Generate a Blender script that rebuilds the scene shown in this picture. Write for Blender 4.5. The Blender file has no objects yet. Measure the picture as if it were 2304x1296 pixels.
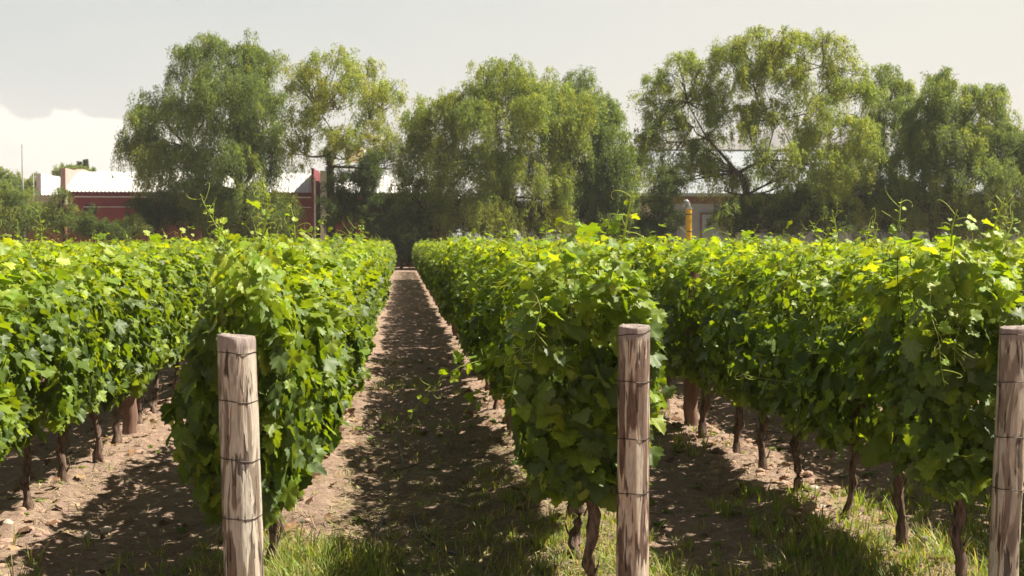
import bpy, math, random
import numpy as np
from math import radians, sin, cos, pi, tan
from mathutils import Vector

random.seed(11)
RNG = np.random.default_rng(11)
SC = bpy.context.scene
COL = SC.collection

# ------------------------------------------------------------------ camera
F = 2800.0
CAMZ = 2.25
YAW, PITCH = radians(5.1), math.atan(103 / F)
cd = bpy.data.cameras.new('camera'); cam = bpy.data.objects.new('camera', cd); COL.objects.link(cam)
cd.sensor_width = 36; cd.lens = F / 2304 * 36; cd.clip_end = 40000; cd.clip_start = 0.1
cam.location = (0, 0, CAMZ); cam.rotation_euler = (pi / 2 - PITCH, 0, -YAW)
cd.dof.use_dof = True; cd.dof.focus_distance = 9.5; cd.dof.aperture_fstop = 5.0
SC.camera = cam
_f = Vector((sin(YAW) * cos(PITCH), cos(YAW) * cos(PITCH), -sin(PITCH)))
_r = Vector((cos(YAW), -sin(YAW), 0)); _u = _r.cross(_f)
def at(px, py, d):
    return Vector((0, 0, CAMZ)) + d * (_f + _r * ((px - 1152) / F) - _u * ((py - 648) / F))
def gx(px, Y):            # world X seen at pixel column px at world row distance Y
    return Y * tan(math.atan((px - 1152) / F) + YAW)

# ------------------------------------------------------------------ sky
SUN_AZ, SUN_EL = radians(85), radians(53.5)      # azimuth from +Y (down the rows) towards +X
w = bpy.data.worlds.new('World'); SC.world = w; w.use_nodes = True
nt = w.node_tree; N = nt.nodes; L = nt.links; N.clear()
def nd(t, **k):
    n = N.new(t)
    for a, b in k.items(): setattr(n, a, b)
    return n
def mth(op, a, b=None, c=None, tree=None):
    n = (tree or nt).nodes.new('ShaderNodeMath'); n.operation = op
    for i, v in enumerate((a, b, c)):
        if v is None: continue
        if isinstance(v, (int, float)): n.inputs[i].default_value = v
        else: (tree or nt).links.new(v, n.inputs[i])
    return n.outputs[0]
def mixc(fac, a, b, tree=None, blend='MIX'):
    t = tree or nt
    n = t.nodes.new('ShaderNodeMix'); n.data_type = 'RGBA'; n.blend_type = blend
    for i, v in ((0, fac), (6, a), (7, b)):
        if isinstance(v, (int, float)): n.inputs[i].default_value = v
        elif isinstance(v, tuple): n.inputs[i].default_value = (*v, 1)
        else: t.links.new(v, n.inputs[i])
    return n.outputs[2]
def mrange(v, a, b, c=0.0, d=1.0, tree=None, smooth=True):
    n = (tree or nt).nodes.new('ShaderNodeMapRange')
    if smooth: n.interpolation_type = 'SMOOTHSTEP'
    (tree or nt).links.new(v, n.inputs[0])
    for i, x in enumerate((a, b, c, d)): n.inputs[i + 1].default_value = x
    return n.outputs[0]
out = nd('ShaderNodeOutputWorld'); bg = nd('ShaderNodeBackground'); bg.inputs[1].default_value = 0.087
L.new(bg.outputs[0], out.inputs[0])
sky = nd('ShaderNodeTexSky', sky_type='NISHITA'); sky.sun_disc = False
sky.sun_elevation = SUN_EL; sky.sun_rotation = SUN_AZ; sky.dust_density = 2.0; sky.ozone_density = 1.0
tc = nd('ShaderNodeTexCoord'); sx = nd('ShaderNodeSeparateXYZ'); L.new(tc.outputs['Generated'], sx.inputs[0])
el = mth('MULTIPLY', mth('ARCSINE', sx.outputs[2]), 180 / pi)
az = mth('MULTIPLY', mth('ARCTAN2', sx.outputs[0], sx.outputs[1]), 180 / pi)   # degrees from +Y to +X
elc = nd('ShaderNodeCombineXYZ'); L.new(az, elc.inputs[0]); L.new(el, elc.inputs[1])
def wnoise(scale, detail, sy=1.0):
    m = nd('ShaderNodeMapping'); m.inputs['Scale'].default_value = (1, sy, 1); L.new(elc.outputs[0], m.inputs[0])
    n = nd('ShaderNodeTexNoise'); n.inputs['Scale'].default_value = scale; n.inputs['Detail'].default_value = detail
    L.new(m.outputs[0], n.inputs['Vector']); return n.outputs[0]
side = mrange(az, -22, 30)                                  # brighter veil towards the sun
veil = mixc(side, (2.25, 2.7, 2.95), (3.75, 3.8, 3.5))
veil = mixc(mrange(el, 0, 12), mixc(side, (2.75, 3.0, 3.05), (3.75, 3.7, 3.35)), veil)
wisp = mrange(wnoise(0.12, 3, 2.5), 0.35, 0.75)
veil = mixc(mth('MULTIPLY', wisp, 0.25), veil, (3.7, 3.65, 3.3))
veil = mixc(mth('ADD', mrange(az, -28, -80, 0.0, 0.75), mrange(az, 40, 100, 0.0, 0.8)), veil, (0.0, 0.0, 0.0))
col = mixc(mrange(el, 12, 45, 0.93, 0.07), mixc(1.0, sky.outputs[0], (0.20, 0.17, 0.21), blend='MULTIPLY'), veil)
edge = mth('ADD', 4.1, mth('ADD', mth('MULTIPLY', wnoise(0.42, 5), 2.5), mth('MULTIPLY', wnoise(1.9, 6), 0.8)))
d1 = mth('SUBTRACT', edge, el)
cmask = mth('MULTIPLY', mrange(d1, 0.0, 0.28), mrange(az, -2.0, -7.5))
cgrey = mth('MULTIPLY', mrange(wnoise(0.5, 5, 3.0), 0.52, 0.75), mrange(el, 5.0, 3.0))
ccol = mixc(mth('MULTIPLY', cgrey, 0.7), (5.7, 5.45, 4.95), (3.6, 3.45, 3.35))
col = mixc(cmask, col, ccol)
L.new(col, bg.inputs[0])

# ------------------------------------------------------------------ sun, exposure
sd = bpy.data.lights.new('sun', 'SUN'); sd.energy = 5.0; sd.angle = radians(0.5); sd.color = (1, 0.92, 0.76)
so = bpy.data.objects.new('sun', sd); COL.objects.link(so)
sv = Vector((cos(SUN_EL) * sin(SUN_AZ), cos(SUN_EL) * cos(SUN_AZ), sin(SUN_EL)))
so.rotation_euler = sv.to_track_quat('Z', 'Y').to_euler(); so.location = sv * 50
vs = SC.view_settings
vs.view_transform = 'Standard'; vs.look = 'None'; vs.gamma = 1; vs.use_curve_mapping = False; vs.exposure = 1.36
SC.cycles.max_bounces = 7; SC.cycles.transparent_max_bounces = 4; SC.cycles.transmission_bounces = 5
SC.cycles.diffuse_bounces = 4; SC.cycles.glossy_bounces = 2; SC.cycles.volume_bounces = 0
SC.cycles.use_denoising = True

# ------------------------------------------------------------------ mesh helpers
class MB:
    """collects vertex / face arrays, with a per-vertex tint and leaf position"""
    def __init__(s): s.v = []; s.f = []; s.c = []; s.p = []; s.n = 0; s.sm = []
    def add(s, v, f, c=(1, 1, 1), p=None, smooth=False):
        v = np.asarray(v, float).reshape(-1, 3); k = len(v)
        s.v.append(v)
        c = np.asarray(c, float)
        s.c.append(np.broadcast_to(c, (k, 3)) if c.ndim == 1 else c)
        s.p.append(np.zeros((k, 3)) + 9 if p is None else p)
        for ff in (f if isinstance(f, list) and len(f) and hasattr(f[0], 'shape') else [np.asarray(f)]):
            s.f.append(ff + s.n); s.sm.append(smooth)
        s.n += k
        return s
    def build(s, name, mats, parent=None, tint=True):
        me = bpy.data.meshes.new(name)
        V = np.concatenate(s.v); me.vertices.add(len(V)); me.vertices.foreach_set('co', V.ravel())
        tot = sum(x.size for x in s.f); nf = sum(len(x) for x in s.f)
        me.loops.add(tot); me.polygons.add(nf)
        me.loops.foreach_set('vertex_index', np.concatenate([x.ravel() for x in s.f]).astype(np.int32))
        lt = np.concatenate([np.full(len(x), x.shape[1]) for x in s.f])
        st = np.concatenate([[0], np.cumsum(lt)[:-1]])
        me.polygons.foreach_set('loop_start', st.astype(np.int32))
        try: me.polygons.foreach_set('loop_total', lt.astype(np.int32))
        except Exception: pass
        me.polygons.foreach_set('use_smooth', np.concatenate([np.full(len(x), b) for x, b in zip(s.f, s.sm)]))
        if tint:
            a = me.attributes.new('tint', 'FLOAT_COLOR', 'POINT')
            a.data.foreach_set('color', np.hstack([np.concatenate(s.c), np.ones((len(V), 1))]).astype(np.float32).ravel())
            a = me.attributes.new('leafpos', 'FLOAT_VECTOR', 'POINT')
            a.data.foreach_set('vector', np.concatenate(s.p).astype(np.float32).ravel())
        me.update(calc_edges=True); me.validate()
        me.materials.append(mats)
        o = bpy.data.objects.new(name, me); COL.objects.link(o)
        if parent is not None: o.parent = parent
        return o

def tag(o, label, cat=None, group=None, kind=None):
    if label: o['label'] = label
    if cat: o['category'] = cat
    if group: o['group'] = group
    if kind: o['kind'] = kind
    return o
def empty(name, loc, rz=0.0, label=None, cat=None, group=None):
    o = bpy.data.objects.new(name, None); COL.objects.link(o); o.location = loc; o.rotation_euler = (0, 0, rz)
    o.empty_display_size = 0.2
    return tag(o, label, cat, group)
def copy_tree(o, parent=None):
    c = o.copy(); COL.objects.link(c)
    if parent is not None: c.parent = parent
    for ch in list(o.children): copy_tree(ch, c)
    return c

def tube(pts, rad, sides=6, cap=True):
    P = np.asarray([tuple(p) for p in pts], float); n = len(P)
    R = np.broadcast_to(np.asarray(rad, float), (n,)) if np.ndim(rad) else np.full(n, rad)
    T = np.gradient(P, axis=0); T /= np.linalg.norm(T, axis=1)[:, None] + 1e-9
    ref = np.where(np.abs(T[:, 2:3]) > 0.9, np.array([[1.0, 0, 0]]), np.array([[0, 0, 1.0]]))
    ref = np.tile(ref[0], (n, 1)) if abs(T[:, 2]).max() < 0.97 or abs(T[:, 2]).min() > 0.5 else ref
    A = np.cross(T, ref); A /= np.linalg.norm(A, axis=1)[:, None] + 1e-9
    B = np.cross(T, A)
    th = np.linspace(0, 2 * pi, sides, endpoint=False)
    V = P[:, None] + R[:, None, None] * (np.cos(th)[None, :, None] * A[:, None] + np.sin(th)[None, :, None] * B[:, None])
    V = V.reshape(-1, 3)
    i = np.arange(n - 1)[:, None] * sides; j = np.arange(sides)[None]; j2 = (j + 1) % sides
    Fq = np.stack([i + j, i + j2, i + sides + j2, i + sides + j], -1).reshape(-1, 4)
    return V, Fq
def box(x0, x1, y0, y1, z0, z1):
    v = [(x, y, z) for z in (z0, z1) for y in (y0, y1) for x in (x0, x1)]
    f = np.array([(0, 2, 3, 1), (4, 5, 7, 6), (0, 1, 5, 4), (2, 6, 7, 3), (0, 4, 6, 2), (1, 3, 7, 5)])
    return v, f
def unit(a): return a / (np.linalg.norm(a, axis=-1, keepdims=True) + 1e-9)
def curve(p0, p1, bend, n=8):
    p0, p1, bend = map(lambda q: np.array(tuple(q), float), (p0, p1, bend))
    t = np.linspace(0, 1, n)[:, None]
    return (1 - t) ** 2 * p0 + 2 * t * (1 - t) * (0.5 * (p0 + p1) + bend) + t ** 2 * p1
def snoise(P, seed, freq):
    """cheap smooth noise from summed sines, about -1..1"""
    r = np.random.default_rng(seed); o = 0
    P = np.atleast_2d(P)
    for k in range(6):
        d = r.normal(size=P.shape[1]); d *= freq * (0.6 + 0.25 * k) / np.linalg.norm(d)
        o = o + np.sin(P @ d + r.uniform(0, 6.28)) / (1 + 0.25 * k)
    return o / 2.4

# ------------------------------------------------------------------ materials
def mat(name):
    m = bpy.data.materials.new(name); m.use_nodes = True
    t = m.node_tree; t.nodes.clear()
    o = t.nodes.new('ShaderNodeOutputMaterial')
    return m, t, o
def tex(t, kind, scale, detail=4, vec='Object', stretch=(1, 1, 1), rough=0.6):
    c = t.nodes.new('ShaderNodeTexCoord'); mp = t.nodes.new('ShaderNodeMapping'); mp.inputs['Scale'].default_value = stretch
    if vec == 'World':
        g = t.nodes.new('ShaderNodeNewGeometry'); t.links.new(g.outputs['Position'], mp.inputs[0])
    else: t.links.new(c.outputs[vec], mp.inputs[0])
    n = t.nodes.new(kind); n.inputs['Scale'].default_value = scale
    if kind == 'ShaderNodeTexNoise': n.inputs['Detail'].default_value = detail; n.inputs['Roughness'].default_value = rough
    t.links.new(mp.outputs[0], n.inputs['Vector'])
    return n.outputs[0]
def ramp(t, fac, stops):
    r = t.nodes.new('ShaderNodeValToRGB'); e = r.color_ramp.elements
    while len(e) < len(stops): e.new(0.5)
    for i, (p, c) in enumerate(stops): e[i].position = p; e[i].color = (*c, 1)
    t.links.new(fac, r.inputs[0]); return r.outputs[0]
def bump(t, h, strength, dist=0.01):
    b = t.nodes.new('ShaderNodeBump'); b.inputs['Strength'].default_value = strength; b.inputs['Distance'].default_value = dist
    t.links.new(h, b.inputs['Height']); return b.outputs[0]
def principled(t, o, colr, rough=0.7, spec=0.3, metal=0.0, nrm=None):
    p = t.nodes.new('ShaderNodeBsdfPrincipled')
    for k, v in (('Base Color', colr), ('Roughness', rough), ('Specular IOR Level', spec), ('Metallic', metal), ('Normal', nrm)):
        if v is None: continue
        if isinstance(v, (int, float)): p.inputs[k].default_value = v
        elif isinstance(v, tuple): p.inputs[k].default_value = (*v, 1)
        else: t.links.new(v, p.inputs[k])
    t.links.new(p.outputs[0], o.inputs[0]); return p
def simple(name, c1, c2, scale=4, rough=0.7, spec=0.3, metal=0.0, bmp=0.0, stretch=(1, 1, 1), vec='Object', bdist=0.01):
    m, t, o = mat(name)
    n = tex(t, 'ShaderNodeTexNoise', scale, 6, vec, stretch)
    c = ramp(t, n, [(0.3, c1), (0.7, c2)])
    principled(t, o, c, rough, spec, metal, bump(t, n, bmp, bdist) if bmp else None)
    return m
def leafmat(name, trans=0.38, boost=(1.9, 1.75, 0.9), veins=False, rough=0.45, spec=0.45, objvar=0.0):
    m, t, o = mat(name)
    a = t.nodes.new('ShaderNodeAttribute'); a.attribute_name = 'tint'
    c = a.outputs['Color']
    g = t.nodes.new('ShaderNodeNewGeometry')
    if veins:
        lp = t.nodes.new('ShaderNodeAttribute'); lp.attribute_name = 'leafpos'
        s = t.nodes.new('ShaderNodeSeparateXYZ'); t.links.new(lp.outputs['Vector'], s.inputs[0])
        ax = mth('ABSOLUTE', s.outputs[0], tree=t)
        best = ax
        for ang in (32, 68, 105):      # side veins leave the leaf base
            dx, dy = sin(radians(ang)), cos(radians(ang))
            q = mth('ABSOLUTE', mth('SUBTRACT', mth('MULTIPLY', ax, dy, tree=t), mth('MULTIPLY', s.outputs[1], dx, tree=t), tree=t), tree=t)
            along = mth('ADD', mth('MULTIPLY', ax, dx, tree=t), mth('MULTIPLY', s.outputs[1], dy, tree=t), tree=t)
            q = mth('ADD', q, mth('MULTIPLY', mth('LESS_THAN', along, 0, tree=t), 1, tree=t), tree=t)
            best = mth('MINIMUM', best, q, tree=t)
        vm = mrange(best, 0.006, 0.026, 0.3, 0.0, tree=t)
        c = mixc(vm, c, mixc(1.0, c, (1.7, 1.5, 1.5), tree=t, blend='MULTIPLY'), tree=t)
    back = mixc(g.outputs['Backfacing'], c, mixc(0.35, c, (0.16, 0.2, 0.1), tree=t), tree=t)
    p = t.nodes.new('ShaderNodeBsdfPrincipled'); t.links.new(back, p.inputs['Base Color'])
    p.inputs['Roughness'].default_value = rough; p.inputs['Specular IOR Level'].default_value = spec
    tr = t.nodes.new('ShaderNodeBsdfTranslucent')
    tcx = mixc(1.0, c, boost, tree=t, blend='MULTIPLY'); t.links.new(tcx, tr.inputs[0])
    mx = t.nodes.new('ShaderNodeMixShader'); mx.inputs[0].default_value = trans
    t.links.new(p.outputs[0], mx.inputs[1]); t.links.new(tr.outputs[0], mx.inputs[2]); t.links.new(mx.outputs[0], o.inputs[0])
    return m

M = {}
M['vine_leaf'] = leafmat('vine_leaf', 0.36, (2.5, 2.2, 0.35), veins=True, rough=0.5, spec=0.38)
M['tree_leaf'] = leafmat('tree_leaf', 0.5, (1.9, 1.75, 0.8), rough=0.6, spec=0.25)
M['grass'] = leafmat('grass', 0.35, (1.7, 1.6, 0.7), rough=0.5, spec=0.3)
M['bark'] = simple('vine_bark', (0.03, 0.02, 0.016), (0.26, 0.18, 0.145), 42, 0.95, 0.1, bmp=1.0, stretch=(1, 1, 0.18), bdist=0.02)
M['tree_bark'] = simple('tree_bark', (0.035, 0.025, 0.02), (0.12, 0.085, 0.065), 3, 0.95, 0.1, bmp=0.8, stretch=(1, 1, 0.3), bdist=0.1)
M['wire'] = simple('wire', (0.03, 0.025, 0.025), (0.08, 0.06, 0.05), 60, 0.5, 0.5, 0.6)
M['hose'] = simple('hose', (0.02, 0.02, 0.025), (0.06, 0.055, 0.06), 20, 0.45, 0.5)
M['straw'] = leafmat('straw', 0.1, (1, 1, 1), rough=0.7, spec=0.2)
M['stone'] = simple('stone', (0.30, 0.25, 0.21), (0.5, 0.44, 0.38), 18, 0.85, 0.2, bmp=0.4)
M['clod'] = simple('clod', (0.28, 0.18, 0.135), (0.44, 0.31, 0.24), 25, 0.95, 0.1, bmp=0.6, vec='World')
M['grape'] = simple('grape', (0.14, 0.22, 0.05), (0.2, 0.3, 0.08), 40, 0.4, 0.5)
M['fluff'] = simple('fluff', (0.55, 0.52, 0.46), (0.7, 0.67, 0.6), 90, 0.95, 0.1)

# weathered timber of the end posts
def wood(name, seed, pale, dark, amount, reddish):
    m, t, o = mat(name)
    g = t.nodes.new('ShaderNodeTexCoord'); mp = t.nodes.new('ShaderNodeMapping')
    mp.inputs['Location'].default_value = (seed * 3.1, seed * 1.7, seed * 0.9); mp.inputs['Scale'].default_value = (1, 1, 0.13)
    t.links.new(g.outputs['Object'], mp.inputs[0])
    def nz(s, d, dist=0.0, r=0.55):
        n = t.nodes.new('ShaderNodeTexNoise'); n.inputs['Scale'].default_value = s; n.inputs['Detail'].default_value = d
        n.inputs['Roughness'].default_value = r; n.inputs['Distortion'].default_value = dist
        t.links.new(mp.outputs[0], n.inputs['Vector']); return n.outputs[0]
    grain = nz(75, 5, 0.4, 0.7); heart = nz(13, 2.0, 1.4); mid = nz(16, 4, 0.8); crack = nz(34, 2, 0.3)
    c = mixc(mrange(grain, 0.3, 0.72, tree=t), tuple(x * 0.5 for x in pale), pale, tree=t)
    c = mixc(mrange(mid, 0.48, 0.7, 0, 0.45, tree=t), c, reddish, tree=t)
    hm = mrange(heart, amount, amount + 0.03, tree=t)
    dk = mixc(mrange(grain, 0.35, 0.65, tree=t), tuple(x * 0.4 for x in dark), dark, tree=t)
    c = mixc(mth('MULTIPLY', hm, 0.92, tree=t), c, dk, tree=t)
    rim = mth('MULTIPLY', mrange(heart, amount - 0.02, amount, tree=t), mth('SUBTRACT', 1, hm, tree=t), tree=t)
    c = mixc(mth('MULTIPLY', rim, 0.6, tree=t), c, (0.15, 0.07, 0.04), tree=t)
    ck = mrange(crack, 0.41, 0.37, tree=t)
    vg = nz(3.0, 3, 0.2)
    c = mixc(mrange(vg, 0.42, 0.62, 0, 0.4, tree=t), c, (0.34, 0.29, 0.25), tree=t)
    c = mixc(mth('MULTIPLY', ck, 0.8, tree=t), c, (0.03, 0.02, 0.018), tree=t)
    s = t.nodes.new('ShaderNodeSeparateXYZ'); t.links.new(g.outputs['Object'], s.inputs[0])
    topw = mrange(s.outputs[2], 1.60, 1.63, tree=t)
    c = mixc(mth('MULTIPLY', topw, 0.8, tree=t), c, (0.27, 0.22, 0.21), tree=t)
    h = mth('SUBTRACT', mth('ADD', grain, mth('MULTIPLY', heart, -0.8, tree=t), tree=t), mth('MULTIPLY', ck, 0.8, tree=t), tree=t)
    principled(t, o, c, 0.8, 0.2, 0.0, bump(t, h, 0.7, 0.008))
    return m

# ground
def soil():
    m, t, o = mat('soil')
    a = tex(t, 'ShaderNodeTexNoise', 0.9, 5, 'World'); b = tex(t, 'ShaderNodeTexNoise', 9, 8, 'World', rough=0.7)
    f = tex(t, 'ShaderNodeTexNoise', 70, 6, 'World', rough=0.75)
    c = ramp(t, b, [(0.3, (0.20, 0.13, 0.10)), (0.5, (0.39, 0.275, 0.215)), (0.72, (0.58, 0.44, 0.34))])
    c = mixc(mrange(a, 0.42, 0.62, 0, 0.6, tree=t), c, (0.40, 0.29, 0.24), tree=t)
    c = mixc(mrange(f, 0.38, 0.58, 0.6, 0, tree=t), c, (0.13, 0.08, 0.06), tree=t)
    s = tex(t, 'ShaderNodeTexNoise', 26, 5, 'World', (1, 0.35, 1), 0.7)      # dry straw matted into the soil
    c = mixc(mrange(s, 0.56, 0.7, 0, 0.55, tree=t), c, (0.5, 0.38, 0.24), tree=t)
    h = mth('ADD', b, mth('MULTIPLY', f, 0.5, tree=t), tree=t)
    principled(t, o, c, 0.95, 0.1, 0.0, bump(t, h, 1.0, 0.045))
    return m
M['soil'] = soil()

# ------------------------------------------------------------------ ground sheet
S = 2.2                                   # distance between rows
ROW0 = -0.9                               # X of the row left of the path
END = 96.5
def row_x(r): return ROW0 + S * r
def ground_z(X, Y):
    X = np.asarray(X, float); Y = np.asarray(Y, float)
    ph = (X - ROW0) / S; ph = ph - np.round(ph)           # -0.5..0.5, 0 on a row
    near = np.clip((60 - Y) / 40, 0, 1) * np.clip((Y + 1) / 4, 0, 1)
    P = np.stack([X.ravel(), Y.ravel()], 1)
    n1 = snoise(P, 3, 1.1).reshape(X.shape); n2 = snoise(P, 4, 5.5).reshape(X.shape); n3 = snoise(P, 5, 17).reshape(X.shape)
    n4 = snoise(P, 6, 42).reshape(X.shape)
    berm = 0.05 * np.exp(-(ph / 0.2) ** 2)
    rut = -0.025 * np.exp(-((np.abs(ph) - 0.3) / 0.07) ** 2)
    clod = np.exp(-(ph / 0.26) ** 2)
    return near * (berm + rut + 0.028 * n1 + 0.02 * n2 + (0.009 + 0.018 * clod) * n3 + (0.006 + 0.008 * clod) * n4)
def geo(a, b, d0, g):
    o = [a]; d = d0
    while o[-1] < b: o.append(o[-1] + d); d *= g
    return o
xs = np.array(sorted(set([-4500, -2000, -800, -300, -120, -60, -30, -20, -14] + list(np.arange(-10, -4.5, 0.25)) +
     list(np.arange(-4.5, 6.6, 0.036)) + list(np.arange(6.6, 12, 0.25)) + [16, 22, 32, 60, 120, 300, 800, 2000, 4500])))
ys = np.array([-3000, -300, -60, -20, -8, -3, 0, 2, 4, 6] + geo(7.0, 60, 0.03, 1.012) + [66, 75, 85, 100, 130, 200, 400, 1000, 2500, 4500])
GX, GY = np.meshgrid(xs, ys); GZ = ground_z(GX, GY)
nx = len(xs); ny = len(ys)
ii = (np.arange(ny - 1)[:, None] * nx + np.arange(nx - 1)[None]).ravel()
b = MB(); b.add(np.stack([GX.ravel(), GY.ravel(), GZ.ravel()], 1), np.stack([ii, ii + 1, ii + nx + 1, ii + nx], 1), smooth=True)
tag(b.build('ground', M['soil'], tint=False), None, kind='structure')
def gz(x, y): return float(ground_z(np.array([x]), np.array([y]))[0])

# ------------------------------------------------------------------ hills far away
def hills():
    m = simple('hill_scrub', (0.10, 0.09, 0.08), (0.16, 0.14, 0.12), 0.002, 0.95, 0.1, vec='World')
    b = MB(); D = 3000
    pr = [(1180, 350), (1350, 330), (1500, 312), (1700, 300), (1850, 290), (2050, 284), (2200, 279), (2304, 281), (2450, 276), (2700, 300), (3100, 330)]
    px = np.linspace(1180, 3100, 120); py = np.interp(px, [p[0] for p in pr], [p[1] for p in pr])
    P = np.array([tuple(at(a, c, D)) for a, c in zip(px, py)])
    P[:, 2] += 7 * snoise(np.arange(120)[:, None] * 1.0, 8, 0.5) 
    d = P[:, :2] / np.linalg.norm(P[:, :2], axis=1)[:, None]
    rows = []
    for k, (off, hh) in enumerate([(-950, 0.0), (-750, 0.12), (-550, 0.38), (-350, 0.6), (-170, 0.83), (0, 1.0), (250, 0.7), (750, 0.0)]):
        q = P.copy(); q[:, :2] += d * off; q[:, 2] *= hh
        if 0 < hh < 1: q[:, 2] *= 1 + 0.16 * snoise(np.arange(120)[:, None] * 1.0 + 100 * k, 20 + k, 0.7)
        rows.append(q)
    V = np.concatenate(rows); n = 120
    i = (np.arange(len(rows) - 1)[:, None] * n + np.arange(n - 1)[None]).ravel()
    b.add(V, np.stack([i, i + 1, i + n + 1, i + n], 1), smooth=True)
    tag(b.build('hills', m, tint=False), None, kind='structure')
hills()

# ------------------------------------------------------------------ grapevines
half = [(0.0, 0.03), (0.09, -0.11), (0.24, -0.18), (0.33, -0.08), (0.50, -0.05), (0.46, 0.09), (0.59, 0.18), (0.50, 0.30),
        (0.62, 0.47), (0.47, 0.50), (0.32, 0.55), (0.37, 0.68), (0.24, 0.74), (0.19, 0.88), (0.06, 0.90), (0.0, 1.02)]
OUTL = np.array(half + [(-x, y) for x, y in half[-2:0:-1]])
def leaf_templates(n, seed):
    r = np.random.default_rng(seed); T = []
    for k in range(n):
        o = OUTL * (1 + r.normal(0, 0.045, OUTL.shape)); o[:, 0] *= r.uniform(0.9, 1.12)
        inner = (o - [0, 0.22]) * 0.56 + [0, 0.22]           # an inner ring lets the blade curl
        q = np.vstack([[(0.0, 0.22)], o, inner[::2]])
        x, y = q[:, 0], q[:, 1]
        fold = r.uniform(-0.05, 0.3); cup = r.uniform(-0.5, 0.35); wv = r.uniform(0.04, 0.08); ph = r.uniform(0, 6.28)
        z = fold * np.abs(x) + cup * ((y - 0.3) ** 2) + wv * np.sin(5 * np.arctan2(x, y - 0.2) + ph) * np.hypot(x, y - 0.2) * 1.6
        z = z - 0.12 * x * r.normal()
        T.append(np.stack([x, y - 0.0, z], 1))
    return np.array(T)
LT = leaf_templates(12, 5)
K = LT.shape[1]; NO = len(OUTL); NI = K - 1 - NO
LF = []
for j in range(NI):
    a0, a1 = 1 + NO + j, 1 + NO + (j + 1) % NI; o0, o1, o2 = 1 + 2 * j, 1 + 2 * j + 1, 1 + (2 * j + 2) % NO
    LF += [(0, a0, a1), (a0, o0, o1), (a0, o1, a1), (a1, o1, o2)]
LF = np.array(LF)
# simpler blade for the distance: 8 outline points
SIMP = np.array([(0, 0, 0), (0.42, -0.12, 0.08), (0.56, 0.3, 0.13), (0.3, 0.62, 0.0), (0, 1.0, -0.1), (-0.3, 0.62, 0.0), (-0.56, 0.3, 0.13), (-0.42, -0.12, 0.08)])
SF = np.array([(0, 1, 2, 3), (0, 3, 4, 5), (0, 5, 6, 7)])

def leaves(mb, P, Nn, T, size, colr, rng, simple_=False):
    n = len(P)
    if n == 0: return
    Nn = unit(Nn); T = T - (T * Nn).sum(1, keepdims=True) * Nn; T = unit(T); X = np.cross(T, Nn)
    if simple_:
        tpl = np.broadcast_to(SIMP, (n,) + SIMP.shape); FF = SF; k = len(SIMP)
    else:
        tpl = LT[rng.integers(0, len(LT), n)]; FF = LF; k = K
    V = P[:, None] + size[:, None, None] * (tpl[..., 0:1] * X[:, None] + tpl[..., 1:2] * T[:, None] + tpl[..., 2:3] * Nn[:, None])
    f = (FF[None] + (np.arange(n) * k)[:, None, None]).reshape(-1, FF.shape[1])
    cc = np.repeat(colr, k, 0); pp = tpl.reshape(-1, 3).copy(); pp[:, 2] = 0
    mb.add(V.reshape(-1, 3), f, cc, pp, smooth=not simple_)

MATURE = np.array([[0.060, 0.10, 0.018], [0.092, 0.15, 0.02], [0.145, 0.21, 0.018], [0.092, 0.14, 0.048]])
YOUNG = np.array([[0.22, 0.32, 0.03], [0.29, 0.36, 0.04], [0.165, 0.27, 0.024]])
def leaf_cols(y, rng):
    """y 0..1 how young"""
    n = len(y)
    a = MATURE[rng.integers(0, 4, n)]; b_ = YOUNG[rng.integers(0, 3, n)]
    c = a * (1 - y[:, None]) + b_ * y[:, None]
    c = c * rng.uniform(0.8, 1.25, (n, 1))
    dead = rng.random(n) < 0.0003
    c[dead] = (0.20, 0.07, 0.03)
    yel = rng.random(n) < 0.002
    c[yel] = (0.34, 0.34, 0.05)
    return c
def width(z):
    return np.interp(z, [0.45, 0.62, 0.9, 1.3, 1.75, 2.05, 2.3], [0.10, 0.20, 0.34, 0.40, 0.34, 0.23, 0.10])
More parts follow.
